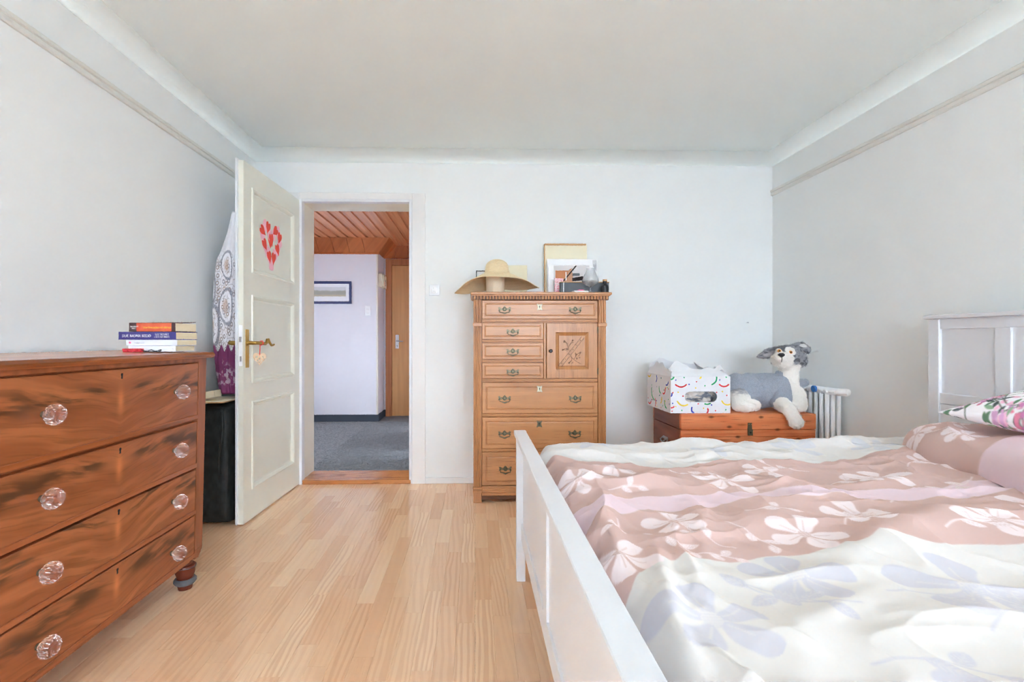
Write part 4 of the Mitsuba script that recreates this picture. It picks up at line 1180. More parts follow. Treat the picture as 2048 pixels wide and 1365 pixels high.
foot = np.exp(-(Xg - 0.24) / 0.30)
Zg = 0.572 + 0.020 * np.clip((Xg - 0.3) / 1.5, 0, 1)
Zg = Zg + nz(2.3, 2.6, 11) * 0.036 + nz(7, 5, 12, 2, 2.0) * 0.016
Zg = Zg + ridge(3.4, 5.5, 21, 1.2) * 0.016 + ridge(7.0, 3.0, 22, -1.0) * (0.006 + 0.014 * foot) + ridge(13, 7, 25, 3.0) * 0.005 + ridge(5, 10, 27, 2.0) * 0.011
Zg = Zg + nz(30, 30, 31, 3) * 0.004
for pts, h, w in (([(0.40, 1.05), (0.375, 0.96), (0.33, 0.80), (0.285, 0.62)], 0.022, 0.020), ([(0.36, 1.36), (0.34, 1.24), (0.31, 1.05), (0.28, 0.9)], 0.018, 0.024),
                  ([(0.70, 0.93), (0.95, 1.08), (1.45, 1.27), (1.8, 1.36)], 0.022, 0.05), ([(0.48, 1.0), (0.56, 1.15), (0.60, 1.34)], 0.014, 0.024), ([(0.80, 1.62), (1.0, 1.42), (1.05, 1.28)], 0.012, 0.03),
                  ([(0.30, 1.75), (0.42, 1.62), (0.60, 1.55)], 0.018, 0.022), ([(0.27, 1.95), (0.40, 1.84), (0.55, 1.80)], 0.018, 0.022), ([(0.30, 1.52), (0.45, 1.46), (0.7, 1.48)], 0.012, 0.022), ([(0.28, 1.64), (0.40, 1.54), (0.52, 1.52)], 0.014, 0.016),
                  ([(0.42, 0.60), (0.52, 0.75), (0.75, 0.86)], 0.014, 0.03), ([(0.34, 0.70), (0.36, 0.56), (0.35, 0.44)], 0.022, 0.018), ([(1.1, 0.72), (1.4, 0.86), (1.8, 0.92)], 0.014, 0.05),
                  ([(0.65, 0.55), (0.9, 0.62), (1.2, 0.60)], 0.012, 0.04), ([(0.35, 2.03), (0.9, 2.02), (1.3, 2.03)], 0.012, 0.03), ([(1.2, 2.03), (1.6, 2.02), (1.95, 2.02)], 0.03, 0.04),
                  ([(0.62, 1.86), (0.8, 1.80), (1.1, 1.86)], 0.010, 0.02), ([(1.0, 1.80), (1.3, 1.72), (1.6, 1.78)], 0.010, 0.022), ([(0.9, 1.50), (1.2, 1.46), (1.5, 1.52)], 0.010, 0.022), ([(0.36, 0.92), (0.44, 0.80), (0.50, 0.66)], 0.016, 0.020)):
    Zg = Zg + fold_line(pts, h, w)
calm = 0.5 + 0.5 * np.clip((Sg + YT0 - 0.72) / 0.25, 0, 1) * 1.0
calm = np.maximum(calm, np.clip((0.5 - Xg) / 0.15, 0, 1))
Zg = 0.590 + (Zg - 0.590) * calm
# tucked down at the foot end
tuck = np.clip((0.315 - Xg) / 0.075, 0, 1)
Zg = Zg - 0.11 * tuck ** 1.7 * (1 + 0.5 * np.sin(Sg * 23 + 2 * np.sin(Sg * 9)))
# hanging sides
ang = np.clip(dn / (rc * np.pi / 2), 0, 1) * np.pi / 2
Yg = Yg + sg * np.where(dn > 0, rc * np.sin(ang), 0)
hang = np.where(dn > 0, rc * (1 - np.cos(ang)) + np.maximum(dn - rc * np.pi / 2, 0), 0)
Zt = Zg.copy()
Zg = Zg - hang
Yg = Yg + sg * (dn > 0) * (0.012 + 0.016 * np.sin(Xg * 19 + 2 * np.sin(Xg * 7)) * np.clip(dn / 0.2, 0, 1)) * np.clip(dn / 0.08, 0, 1)

# ---- its print, in cloth coordinates (x along the bed, s across it)
CW, CM, CP = np.array(C(214, 211, 208)), np.array(C(199, 170, 163)), np.array(C(222, 200, 207))
CL = np.array(C(198, 197, 205))
CF = np.array(C(230, 216, 217))


def stp(d, w=0.0022):
    return np.clip(0.5 - d / (2 * w), 0, 1)


class Print:
    """Coloured ink on points (x, y)."""

    def __init__(self, x, y, base):
        self.x, self.y, self.c = x, y, base

    def ink(self, d, col, a=1.0):
        k = (stp(d) * a)[..., None]
        self.c = self.c * (1 - k) + col * k

    def near(self, cx, cy, r):
        return (np.abs(self.x - cx) < r) & (np.abs(self.y - cy) < r)

    def flower(self, cx, cy, r, ph, col, bg, squash=1.0, petals=5):
        m = self.near(cx, cy, r * 1.4)
        if not m.any():
            return
        x, y, c0 = self.x[m] - cx, self.y[m] - cy, self.c[m]
        sub = Print(x, y, c0)
        d = np.full_like(x, 9.0)
        vein = np.full_like(x, 9.0)
        rs = np.random.default_rng(int(abs(cx * 1000) + abs(cy * 7000)))
        for k in range(petals):
            a = ph + k * 2 * np.pi / petals + rs.uniform(-0.15, 0.15)
            lx = x * np.cos(a) + y * np.sin(a)
            ly = -x * np.sin(a) + y * np.cos(a)
            Lp, Wp = r * rs.uniform(0.88, 1.1), r * rs.uniform(0.34, 0.43)
            u = lx / Lp
            w = Wp * np.clip(u - 0.1, 0, 1) ** 0.55 * np.clip(1 - np.clip(u, 0, 1) ** 7, 0, 1) ** 0.5 + Wp * 0.07 * np.sin(u * 9 + k)
            dp = np.where((u > 0.16) & (u < 1), np.abs(ly) - w, 9.0)
            d = np.minimum(d, dp)
            vein = np.minimum(vein, np.where((u > 0.2) & (u < 0.62), np.abs(ly - 0.10 * r * u) - r * 0.012, 9.0))
        sub.ink(d, col)
        sub.ink(vein, bg, 0.8)
        ra = np.hypot(x, y)
        sub.ink(np.where(ra < r * 0.20, np.hypot((x / (r * 0.06)) % 1 - 0.5, (y / (r * 0.06)) % 1 - 0.5) * r * 0.06 - r * 0.018, 9.0), col)
        self.c[m] = sub.c

    def leaf(self, cx, cy, L, a, col, bg, w=0.26, veins=True):
        m = self.near(cx, cy, L * 1.1)
        if not m.any():
            return
        x, y = self.x[m] - cx, self.y[m] - cy
        sub = Print(x, y, self.c[m])
        lx, ly = x * np.cos(a) + y * np.sin(a), -x * np.sin(a) + y * np.cos(a)
        u = lx / L
        wd = L * w * np.sin(np.pi * np.clip(u, 0, 1)) ** 0.8
        sub.ink(np.where((u > 0) & (u < 1), np.abs(ly) - wd, 9.0), col)
        if veins:
            sub.ink(np.where((u > 0.05) & (u < 0.95) & (np.abs(ly) < wd * 0.85), np.minimum(np.abs(ly), np.abs(((lx - np.abs(ly) * 0.9) / (L * 0.17)) % 1 - 0.5) * L * 0.17) - L * 0.010, 9.0), bg, 0.75)
        self.c[m] = sub.c

    def stem(self, pts, w, col):
        pts = np.array(pts, float)
        lo, hi = pts.min(0) - 0.02, pts.max(0) + 0.02
        m = (self.x > lo[0]) & (self.x < hi[0]) & (self.y > lo[1]) & (self.y < hi[1])
        if not m.any():
            return
        tt = np.linspace(0, 1, 14)[:, None]
        if len(pts) == 3:
            pts = (1 - tt) ** 2 * pts[0] + 2 * tt * (1 - tt) * pts[1] + tt ** 2 * pts[2]
        x, y = self.x[m], self.y[m]
        d = np.full_like(x, 9.0)
        for p, q in zip(pts[:-1], pts[1:]):
            ab = q - p
            t = np.clip(((x - p[0]) * ab[0] + (y - p[1]) * ab[1]) / (ab @ ab), 0, 1)
            d = np.minimum(d, np.hypot(x - p[0] - t * ab[0], y - p[1] - t * ab[1]))
        sub = Print(x, y, self.c[m])
        sub.ink(d - w, col)
        self.c[m] = sub.c

    def sprig(self, cx, cy, L, a, col, bg, n=3, w=0.0016):
        ex, ey = cx + L * math.cos(a), cy + L * math.sin(a)
        mx, my = (cx + ex) / 2 - 0.18 * L * math.sin(a), (cy + ey) / 2 + 0.18 * L * math.cos(a)
        self.stem([(cx, cy), (mx, my), (ex, ey)], w, col)
        for k in range(n):
            t = 0.45 + 0.5 * k / max(n - 1, 1)
            px = (1 - t) ** 2 * cx + 2 * t * (1 - t) * mx + t * t * ex
            py = (1 - t) ** 2 * cy + 2 * t * (1 - t) * my + t * t * ey
            self.leaf(px, py, L * 0.34, a + (0.8 if k % 2 else -0.7), col, bg)


XX, SS = Xg, Sg + YT0
wav = 0.010 * np.sin(XX * 17 + 2 * np.sin(XX * 6)) + 0.006 * np.sin(XX * 41 + 1.0)
b1 = np.interp(XX, [0.25, 0.40, 0.64, 1.65, 2.05], [1.86, 1.78, 1.715, 1.825, 1.86]) + wav
b2 = np.interp(XX, [0.27, 0.52, 1.30, 2.0], [1.32, 1.385, 1.435, 1.50]) + wav
b3 = np.interp(XX, [0.27, 0.49, 1.20, 2.0], [1.215, 1.29, 1.335, 1.38]) - 0.6 * wav
b4 = np.interp(XX, [0.24, 0.29, 0.37, 0.95, 1.2, 2.0], [0.855, 0.87, 0.965, 1.045, 1.02, 1.03]) + wav
base = CW + 0 * XX[..., None]
k1 = (stp(SS - b1) * stp(b2 - SS))[..., None]
k2 = (stp(SS - b2) * stp(b3 - SS))[..., None]
k3 = (stp(SS - b3) * stp(b4 - SS))[..., None]
base = base * (1 - k1) + CM * k1
base = base * (1 - k2) + CP * k2
base = base * (1 - k3) + CM * k3
pr_ = Print(XX, SS, base)
for (x, y), r_, ph in (((0.476, 1.625), .085, .4), ((0.325, 1.50), .085, 1.0), ((0.79, 1.500), .10, .2), ((1.01, 1.63), .085, .9), ((1.34, 1.55), .105, .1), ((1.66, 1.66), .09, .5),
                       ((0.50, 1.19), .075, .3), ((0.775, 1.105), .088, .8), ((0.99, 1.20), .085, .15), ((1.27, 1.13), .09, .5), ((1.53, 1.25), .085, 1.0), ((0.30, 0.99), .085, 2.2), ((1.80, 1.15), .085, .2)):
    pr_.flower(x, y, r_, ph, CF, CM)
for x, y, L_, a in ((0.60, 1.62, .13, -.5), (0.62, 1.49, .13, 2.9), (0.90, 1.62, .14, 3.3), (1.12, 1.50, .16, .3), (1.18, 1.66, .14, 2.6), (1.50, 1.62, .16, .5), (1.60, 1.50, .16, 3.5), (0.40, 1.42, .10, .2), (1.80, 1.60, .14, 2.4),
                    (0.62, 1.17, .13, -1.2), (0.40, 1.12, .12, -.9), (0.58, 1.05, .12, 2.2), (0.70, 1.22, .12, .1), (0.90, 1.14, .12, .6), (1.10, 1.09, .14, .2), (1.40, 1.17, .14, -.4), (1.12, 1.26, .10, .2), (0.36, 1.20, .1, -2.0), (0.46, 1.02, .1, -.2), (1.66, 1.14, .13, .4)):
    pr_.sprig(x, y, L_, a, CF, CM)
for (x, y), r_, ph in (((0.385, 0.765), .105, .35), ((0.62, 0.91), .105, .1), ((0.90, 0.84), .13, 1.2), ((1.30, 0.80), .12, .5), ((0.60, 0.52), .12, 1.0), ((1.05, 0.56), .12, .2), ((1.65, 0.86), .12, .8), ((0.9, 0.30), .12, .8), ((0.5, 1.98), .10, .3), ((0.95, 1.90), .09, .8), ((1.35, 1.98), .10, .2), ((1.65, 1.93), .09, .6)):
    k_ = CL if y < 1.5 else np.array(C(203, 204, 209))
    pr_.flower(x, y, r_, ph, k_, CW)
for x, y, L_, a in ((0.48, 0.89, .16, -.6), (0.66, 0.80, .18, 2.7), (0.74, 0.84, .18, -.3), (0.80, 0.72, .2, .3), (0.56, 0.66, .16, -.2), (1.08, 0.90, .16, .4), (1.10, 0.74, .18, -.4), (1.45, 0.90, .16, .4), (0.80, 0.60, .16, .5), (1.3, 0.62, .18, .2)):
    pr_.sprig(x, y, L_, a, CL, CW, 3, 0.0022)
cols = pr_.c.reshape(-1, 3)
Vd = np.stack([Xg, Yg, Zg], -1).reshape(-1, 3)
ii, jj = np.meshgrid(np.arange(nx - 1), np.arange(ny - 1), indexing='ij')
a_ = (ii * ny + jj).ravel()
Fd = np.stack([a_, a_ + ny, a_ + ny + 1, a_ + 1], 1)
Fd = np.vstack([Fd[:, [0, 1, 2]], Fd[:, [0, 2, 3]]])
scene['cloth_print'] = {'type': 'twosided', 'bsdf': {'type': 'principled', 'base_color': {'type': 'mesh_attribute', 'name': 'vertex_color'}, 'roughness': 0.8, 'specular': 0.15, 'sheen': 0.08}}
add('duvet__cover', trimesh.Trimesh(Vd, Fd, process=False), 'cloth_print', smooth=True, color=cols)
tag('duvet', 'rumpled duvet with mauve, pink and white floral stripes spread over the bed', 'duvet')

# turned-up end of the duvet at the headboard
na_, nb_ = 300, 260
A_, Bb = np.meshgrid(np.linspace(-1, 1, na_), np.linspace(0, 1, nb_), indexing='ij')
yc_, yh_ = 1.17, 0.775
yy = yc_ + yh_ * np.sign(A_) * (1 - (1 - np.abs(A_)) ** 1.25)
endf = np.clip(1 - np.abs(A_) ** 7, 0, 1) ** 0.5
lip = 1.555 + np.clip((yy - 1.30) / 0.62, -1, 1.1) * 0.16 + 0.018 * np.sin(yy * 13 + 1) + (1 - endf) * 0.06
xr = 2.03 - (1 - endf) * 0.10
th_ = Bb * np.pi
hgt = 0.118 * endf + 0.003
cx_, hx_ = (lip + xr) / 2, (xr - lip) / 2
cs, sn = np.cos(th_), np.sin(th_)
pe = 0.62
xx = cx_ - hx_ * np.sign(cs) * np.abs(cs) ** pe
zz_ = 0.602 + hgt * np.abs(sn) ** 0.85
wr = meshkit.fbm(np.stack([xx * 6 + yy * 3, yy * 5, xx * 0 + 4.4], -1), 3, 41) - 0.5
wr2 = np.clip(1 - np.abs(2 * meshkit.noise(np.stack([xx * 9 - yy * 6, yy * 4 + xx * 3, xx * 0 + 1.5], -1), 43) - 1) * 1.7, 0, 1)
zz_ = zz_ + (wr * 0.05 + wr2 * 0.016) * np.abs(sn) * endf
xx = xx - 0.02 * wr * np.abs(cs)
ib1, ib2, ib3 = 1.53 + (xx - 1.8) * 0.12, 1.33 + (xx - 1.8) * 0.35, 1.0
base = CM + 0 * xx[..., None]
k2 = (stp(yy - ib1) * stp(ib2 - yy))[..., None]
base = base * (1 - k2) + CP * k2
k3 = stp(yy - ib3)[..., None]
base = base * (1 - k3) + CW * k3
pf = Print(xx * 1.0, yy * 1.0, base)
pf.sprig(1.74, 1.86, .13, -1.1, CF, CM)
pf.sprig(1.80, 1.70, .12, .9, CF, CM)
pf.sprig(1.73, 1.70, .11, 2.0, CF, CM)
pf.sprig(1.9, 1.80, .11, -.9, CF, CM)
for x, y in ((1.70, 1.80), (1.86, 1.25), (1.68, 1.20), (1.72, 1.64)):
    pf.flower(x, y, .06, .5, CF, CM)
Vf = np.stack([xx, yy, zz_], -1).reshape(-1, 3)
ii, jj = np.meshgrid(np.arange(na_ - 1), np.arange(nb_ - 1), indexing='ij')
a_ = (ii * nb_ + jj).ravel()
Ff = np.stack([a_, a_ + nb_, a_ + nb_ + 1, a_ + 1], 1)
Ff = np.vstack([Ff[:, [0, 1, 2]], Ff[:, [0, 2, 3]]])
add('duvet__turned_end', trimesh.Trimesh(Vf, Ff, process=False), 'cloth_print', smooth=True, color=pf.c.reshape(-1, 3), label='puffed turned-up end of the duvet')

# floral pillow leaning on the headboard
n_ = 240
Pu, Pv = np.meshgrid(np.linspace(-1, 1, n_), np.linspace(-1, 1, n_), indexing='ij')
pin = 1 - 0.07 * (1 - Pu ** 2) * 0 - 0.06 * (np.abs(Pu) ** 2 * (1 - np.abs(Pv)) ** 1) * 0
lx = 0.40 * Pu * (1 - 0.09 * (1 - np.abs(Pv) ** 2))
ly = 0.15 * Pv * (1 - 0.09 * (1 - np.abs(Pu) ** 2))
hz = 0.085 * (np.clip(1 - np.abs(Pu) ** 2.6, 0, 1) * np.clip(1 - np.abs(Pv) ** 2.6, 0, 1)) ** 0.55
wq = meshkit.fbm(np.stack([lx * 9, ly * 9, lx * 0 + 2.0], -1), 3, 61) - 0.5
hz = hz + 0.022 * wq * np.clip(hz / 0.05, 0, 1)
CWp = np.array(C(242, 240, 244))
pc = Print(lx, ly, CWp + 0 * lx[..., None])
rp_ = np.random.default_rng(12)
for q in range(40):
    cx0, cy0 = rp_.uniform(-0.40, 0.40), rp_.uniform(-0.15, 0.15)
    if q < 4:
        cx0, cy0 = ((0.345, -0.10), (0.29, -0.07), (0.33, 0.0), (0.22, -0.09))[q]
    fc = np.array([C(214, 170, 206), C(222, 140, 166), C(204, 134, 182), C(236, 192, 214)][q % 4])
    pc.stem([(cx0, cy0), (cx0 + rp_.uniform(-.08, .08), cy0 + rp_.uniform(-.08, .08)), (cx0 + rp_.uniform(-.14, .14), cy0 + rp_.uniform(-.14, .14))], 0.0018, np.array(C(92, 104, 92)))
    for e in range(4):
        pc.leaf(cx0 + rp_.uniform(-.045, .045), cy0 + rp_.uniform(-.045, .045), rp_.uniform(.022, .042), rp_.uniform(0, 6.28), np.array(C(*[(104, 138, 112), (78, 88, 88), (150, 180, 150), (96, 104, 110)][e])), CWp, 0.2, False)
    for e in range(9):
        pc.leaf(cx0 + rp_.normal() * .014, cy0 + rp_.normal() * .014, rp_.uniform(.012, .024), rp_.uniform(0, 6.28), fc * rp_.uniform(0.8, 1.15), CWp, 0.32, False)
top_v = np.stack([lx, ly, hz], -1).reshape(-1, 3)
bot_v = np.stack([lx, ly, -hz * 0.8], -1).reshape(-1, 3)
ii, jj = np.meshgrid(np.arange(n_ - 1), np.arange(n_ - 1), indexing='ij')
a_ = (ii * n_ + jj).ravel()
Fp = np.stack([a_, a_ + n_, a_ + n_ + 1, a_ + 1], 1)
Fp = np.vstack([Fp[:, [0, 1, 2]], Fp[:, [0, 2, 3]]])
pil = trimesh.Trimesh(np.vstack([top_v, bot_v]), np.vstack([Fp, Fp[:, ::-1] + n_ * n_]), process=False)
PM = trimesh.transformations.euler_matrix(0, 0, 0)
# local x along the bed's width (world y), local y up the slope towards the headboard (world x), local z the normal
tilt = math.radians(9)
M = np.eye(4)
yaw_ = math.radians(-3)
ex_ = np.array([math.sin(yaw_), math.cos(yaw_), 0.0])
ey_ = np.array([math.cos(tilt) * math.cos(yaw_), -math.cos(tilt) * math.sin(yaw_), math.sin(tilt)])
ez_ = np.cross(ex_, ey_)
if ez_[2] < 0:
    ez_ = -ez_
M[:3, 0], M[:3, 1], M[:3, 2], M[:3, 3] = ex_, ey_, ez_, [1.885, 1.340, 0.800]
pil.apply_transform(M)
add('pillow__case', pil, 'cloth_print', smooth=True, color=np.vstack([pc.c.reshape(-1, 3)] * 2))
tag('pillow', 'white pillow with a pink and purple floral print against the headboard', 'pillow')

# ------------------------------------------------------------------ cedar chest
CH = 'cedar_chest'
tag(CH, 'reddish cedar blanket chest with a brass hasp beyond the bed', 'chest')
CX0, CX1, CY0, CY1 = 1.220, 2.030, 2.800, 3.240
add(CH + '__carcass', box(CX0 + 0.012, CX1 - 0.012, CY0 + 0.012, CY1 - 0.012, 0.03, 0.50), 'dark_gap')
zz0 = [0.03, 0.172, 0.314, 0.396, 0.472, 0.5135]
for a, b in zip(zz0[:-1], zz0[1:]):
    add(CH + '__plank', box(CX0, CX1, CY0, CY0 + 0.02, a + 0.0008, b - 0.0008, 0.0015), 'cedar')
    add(CH + '__plank', box(CX0 + 0.001, CX1 - 0.001, CY1 - 0.02, CY1, a + 0.0008, b - 0.0008, 0.0015), 'cedar')
for a, b in ((0.03, 0.27), (0.27, 0.512)):
    for x0 in (CX0 - 0.002, CX1 - 0.018):
        add(CH + '__end_board', box(x0, x0 + 0.02, CY0 + 0.012, CY1 - 0.012, a + 0.0006, b - 0.0006, 0.0012), 'cedar_end', label='darker end board')
lk = add(CH + '__lid', box(CX0 - 0.001, CX1 + 0.001, CY0 - 0.004, CY0 + 0.018, 0.515, 0.6065, 0.002), 'cedar', label='lid')
add(lk + '__back_board', box(CX0 - 0.001, CX1 + 0.001, CY1 - 0.018, CY1 + 0.002, 0.515, 0.6065, 0.002), 'cedar')
for x0 in (CX0 - 0.003, CX1 - 0.017):
    add(lk + '__end_board', box(x0, x0 + 0.02, CY0 + 0.0185, CY1 - 0.0185, 0.515, 0.6065, 0.0015), 'cedar_end')
for a in range(4):
    y0 = CY0 + 0.019 + a * (CY1 - CY0 - 0.038) / 4
    add(lk + '__top_plank', box(CX0 + 0.018, CX1 - 0.018, y0 + 0.0005, y0 + (CY1 - CY0 - 0.038) / 4 - 0.0005, 0.592, 0.6072, 0.001), 'cedar')
hs = add(CH + '__hasp', cat(box(1.617, 1.642, CY0 - 0.0075, CY0 - 0.004, 0.515, 0.555, 0.001), box(1.618, 1.648, CY0 - 0.008, CY0 - 0.002, 0.480, 0.517, 0.002)), 'old_brass', label='brass hasp lock')
add(hs + '__keyhole', mv(facing_front(extrude(Point(0, 0).buffer(0.0045), 0.001)), 1.633, CY0 - 0.0078, 0.498), 'black_plastic')
add(hs + '__rivet', cat(sphere([1.624, CY0 - 0.008, 0.547], 0.0025, 8), sphere([1.636, CY0 - 0.008, 0.547], 0.0025, 8)), 'pale_brass', smooth=True)
hd = add(CH + '__handle', cat(box(CX0 - 0.006, CX0 - 0.001, 2.985, 3.06, 0.412, 0.432, 0.001), box(CX0 - 0.006, CX0 - 0.001, 2.99, 3.005, 0.385, 0.432, 0.001)), 'steel', label='metal side handle')
add(hd + '__bail', tube([[CX0 - 0.006, 2.99, 0.425], [CX0 - 0.025, 2.995, 0.41], [CX0 - 0.028, 3.02, 0.400], [CX0 - 0.025, 3.05, 0.41], [CX0 - 0.006, 3.055, 0.425]], 0.004, 8), 'steel', smooth=True)
for x0 in (CX0 + 0.01, CX1 - 0.06):
    for y0 in (CY0 + 0.01, CY1 - 0.06):
        add(CH + '__foot', box(x0, x0 + 0.05, y0, y0 + 0.05, 0, 0.0305, 0.002), 'cedar_end')

# ------------------------------------------------------------------ confetti box
GB = 'confetti_box'
tag(GB, 'white cardboard box with coloured confetti print on the cedar chest', 'box')
GX0, GX1, GY0, GY1, GZ0, GZ1 = 1.172, 1.535, 2.835, 3.225, 0.6075, 0.8275
mat('carton', C(224, 226, 230), 0.4, 0.4)
front = sbox(0, 0, GX1 - GX0, GZ1 - GZ0)
hole = LineString([(0.118, 0.098), (0.250, 0.098)]).buffer(0.032)
fw_ = mv(facing_front(extrude(front.difference(hole), 0.003)), GX0, GY0 + 0.003, GZ0)
add(GB + '__front', fw_, 'carton')
add(GB + '__walls', cat(box(GX0, GX0 + 0.003, GY0 + 0.003, GY1, GZ0, GZ1), box(GX1 - 0.003, GX1, GY0 + 0.003, GY1, GZ0, GZ1), box(GX0 + 0.003, GX1 - 0.003, GY1 - 0.003, GY1, GZ0, GZ1), box(GX0 + 0.003, GX1 - 0.003, GY0 + 0.003, GY1 - 0.003, GZ0, GZ0 + 0.003)), 'carton')


def flap(p0, p1, out, h, wav, seed, curl=0.3):
    """A loose bent flap hinged on the edge p0-p1, leaning along out."""
    p0, p1, out = np.array(p0, float), np.array(p1, float), np.array(out, float)
    a, b = np.meshgrid(np.linspace(0, 1, 30), np.linspace(0, 1, 14), indexing='ij')
    q = p0 + (p1 - p0) * a[..., None]
    w = meshkit.fbm(np.stack([a * 4, b * 2, a * 0 + seed], -1), 3, seed) - 0.5
    hh_ = h * b * (1 + 0.5 * w)
    q = q + out * (hh_ * (1 + curl * b))[..., None] + np.array([0, 0, 1]) * (hh_ * (0.6 + wav * w))[..., None]
    v = q.reshape(-1, 3)
    ii, jj = np.meshgrid(np.arange(29), np.arange(13), indexing='ij')
    k = (ii * 14 + jj).ravel()
    f = np.stack([k, k + 14, k + 15, k + 1], 1)
    f = np.vstack([f[:, [0, 1, 2]], f[:, [0, 2, 3]]])
    m = trimesh.Trimesh(v, f, process=False)
    n = m.vertex_normals * 0.0006
    return trimesh.Trimesh(np.vstack([v + n, v - n]), np.vstack([f, f[:, ::-1] + len(v)]), process=False)


add(GB + '__flap', flap([GX0 + 0.002, GY0 + 0.01, GZ1], [GX0 + 0.002, GY1 - 0.01, GZ1], [0.30, 0, 0.30], 0.050, 1.0, 5, 0.5), 'carton', smooth=True)
add(GB + '__flap', flap([GX0 + 0.01, GY1 - 0.002, GZ1], [GX1 - 0.01, GY1 - 0.002, GZ1], [0, -0.15, 0.45], 0.060, 0.8, 6), 'carton', smooth=True)
add(GB + '__flap', flap([GX0 + 0.01, GY0 + 0.002, GZ1], [GX1 - 0.01, GY0 + 0.002, GZ1], [0, 0.9, 0.05], 0.075, 0.9, 7), 'carton', smooth=True)
add(GB + '__flap', flap([GX1 - 0.002, GY0 + 0.01, GZ1], [GX1 - 0.002, GY1 - 0.01, GZ1], [-0.5, 0, 0.1], 0.06, 0.9, 8), 'carton', smooth=True)
# confetti print on the two visible faces


def arc(cx, cy, w, a0, bend=0.22, th=0.0085):
    t = np.linspace(-1, 1, 12)
    x, y = t * w / 2, bend * w * (t * t - 0.5)
    c, s = math.cos(a0), math.sin(a0)
    return LineString(np.c_[cx + x * c - y * s, cy + x * s + y * c]).buffer(th / 2)


fs = (GX1 - GX0) / 520.0
inkset = {k: [] for k in ('ink_red', 'ink_green', 'ink_blue', 'ink_yellow')}
arcs = [('ink_red', 475, 550, 92, 0), ('ink_red', 850, 548, 80, 0), ('ink_green', 772, 502, 90, 1.15), ('ink_green', 400, 485, 45, .7), ('ink_yellow', 485, 708, 92, -.3), ('ink_yellow', 865, 703, 80, -.35), ('ink_green', 715, 700, 60, .4),
        ('ink_blue', 573, 762, 48, -1.2), ('ink_red', 706, 768, 40, 1.3), ('ink_blue', 392, 630, 26, 1.1), ('ink_yellow', 645, 472, 26, 1.5), ('ink_red', 398, 735, 30, .2)]
dots = {'ink_red': [(610, 515), (730, 464), (405, 608), (493, 638), (625, 705), (873, 633), (775, 765), (398, 768), (785, 607)], 'ink_blue': [(545, 537), (812, 500), (402, 700), (740, 714), (555, 692), (430, 500)],
        'ink_green': [(502, 478), (683, 550), (868, 476), (482, 762), (865, 757)], 'ink_yellow': [(603, 568), (450, 605), (672, 743), (835, 600), (430, 728)]}
for c_, px, py, w, a in arcs:
    inkset[c_].append(arc((px - 385) * fs, (785 - py) * fs, w * fs, a))
for c_, L_ in dots.items():
    inkset[c_] += [Point((px - 385) * fs, (785 - py) * fs).buffer(0.0042) for px, py in L_]
for c_, L_ in inkset.items():
    g_ = union_all(L_).intersection(front.difference(hole.buffer(0.003)).buffer(-0.001))
    add(GB + '__front__confetti', mv(facing_front(extrude(g_, 0.0006)), GX0, GY0 + 0.0002, GZ0), c_, kind='stuff')
rs = np.random.default_rng(21)
SD = GY1 - GY0
side = {k: [] for k in inkset}
spots = [(0.30, 0.12, 'ink_red', .05, .9), (0.22, 0.12, 'ink_green', .045, -1.0), (0.10, 0.08, 'ink_green', .09, -1.0), (0.15, 0.035, 'ink_red', .05, 1.6), (0.31, 0.04, 'ink_green', .05, -1.0), (0.045, 0.20, 'ink_yellow', .05, 0.2), (0.17, 0.19, 'ink_blue', .04, 1.4), (0.34, 0.17, 'ink_blue', .04, .5), (0.25, 0.06, 'ink_yellow', .04, 1.2), (0.05, 0.02, 'ink_red', .05, .2)]
for u, v_, c_, w, a in spots:
    side[c_].append(arc(u, v_, w, a))
for q in range(26):
    side[list(side)[q % 4]].append(Point(rs.uniform(0.015, SD - 0.015), rs.uniform(0.012, 0.205)).buffer(0.0042))
for c_, L_ in side.items():
    m = rot(facing_front(extrude(union_all(L_).intersection(sbox(0.001, 0.001, SD - 0.001, 0.219)), 0.0006)), [0, 0, 1], -90)
    add(GB + '__walls__confetti', mv(m, GX0 + 0.0002, GY1, GZ0), c_, kind='stuff')
# what lies in it
cb = trimesh.creation.icosphere(subdivisions=5)
cb.apply_scale([0.15, 0.15, 0.075])
cb.vertices += cb.vertex_normals * ((meshkit.fbm(cb.vertices * 22, 3, 9) - 0.5) * 0.06)[:, None]
cb.apply_translation([GX0 + 0.183, GY0 + 0.175, GZ0 + 0.100])
add('plastic_bag', cb, mat('bag_grey', proc(lambda p, n, uv: mix(C(120, 126, 138), C(220, 214, 206), smoothstep(0.4, 0.6, fbm(p.x * 22, p.y * 22, p.z * 40)))), 0.2, 0.5), smooth=True,
    label='crumpled grey and white plastic bag inside the confetti box, seen through its handle hole', cat='plastic bag')

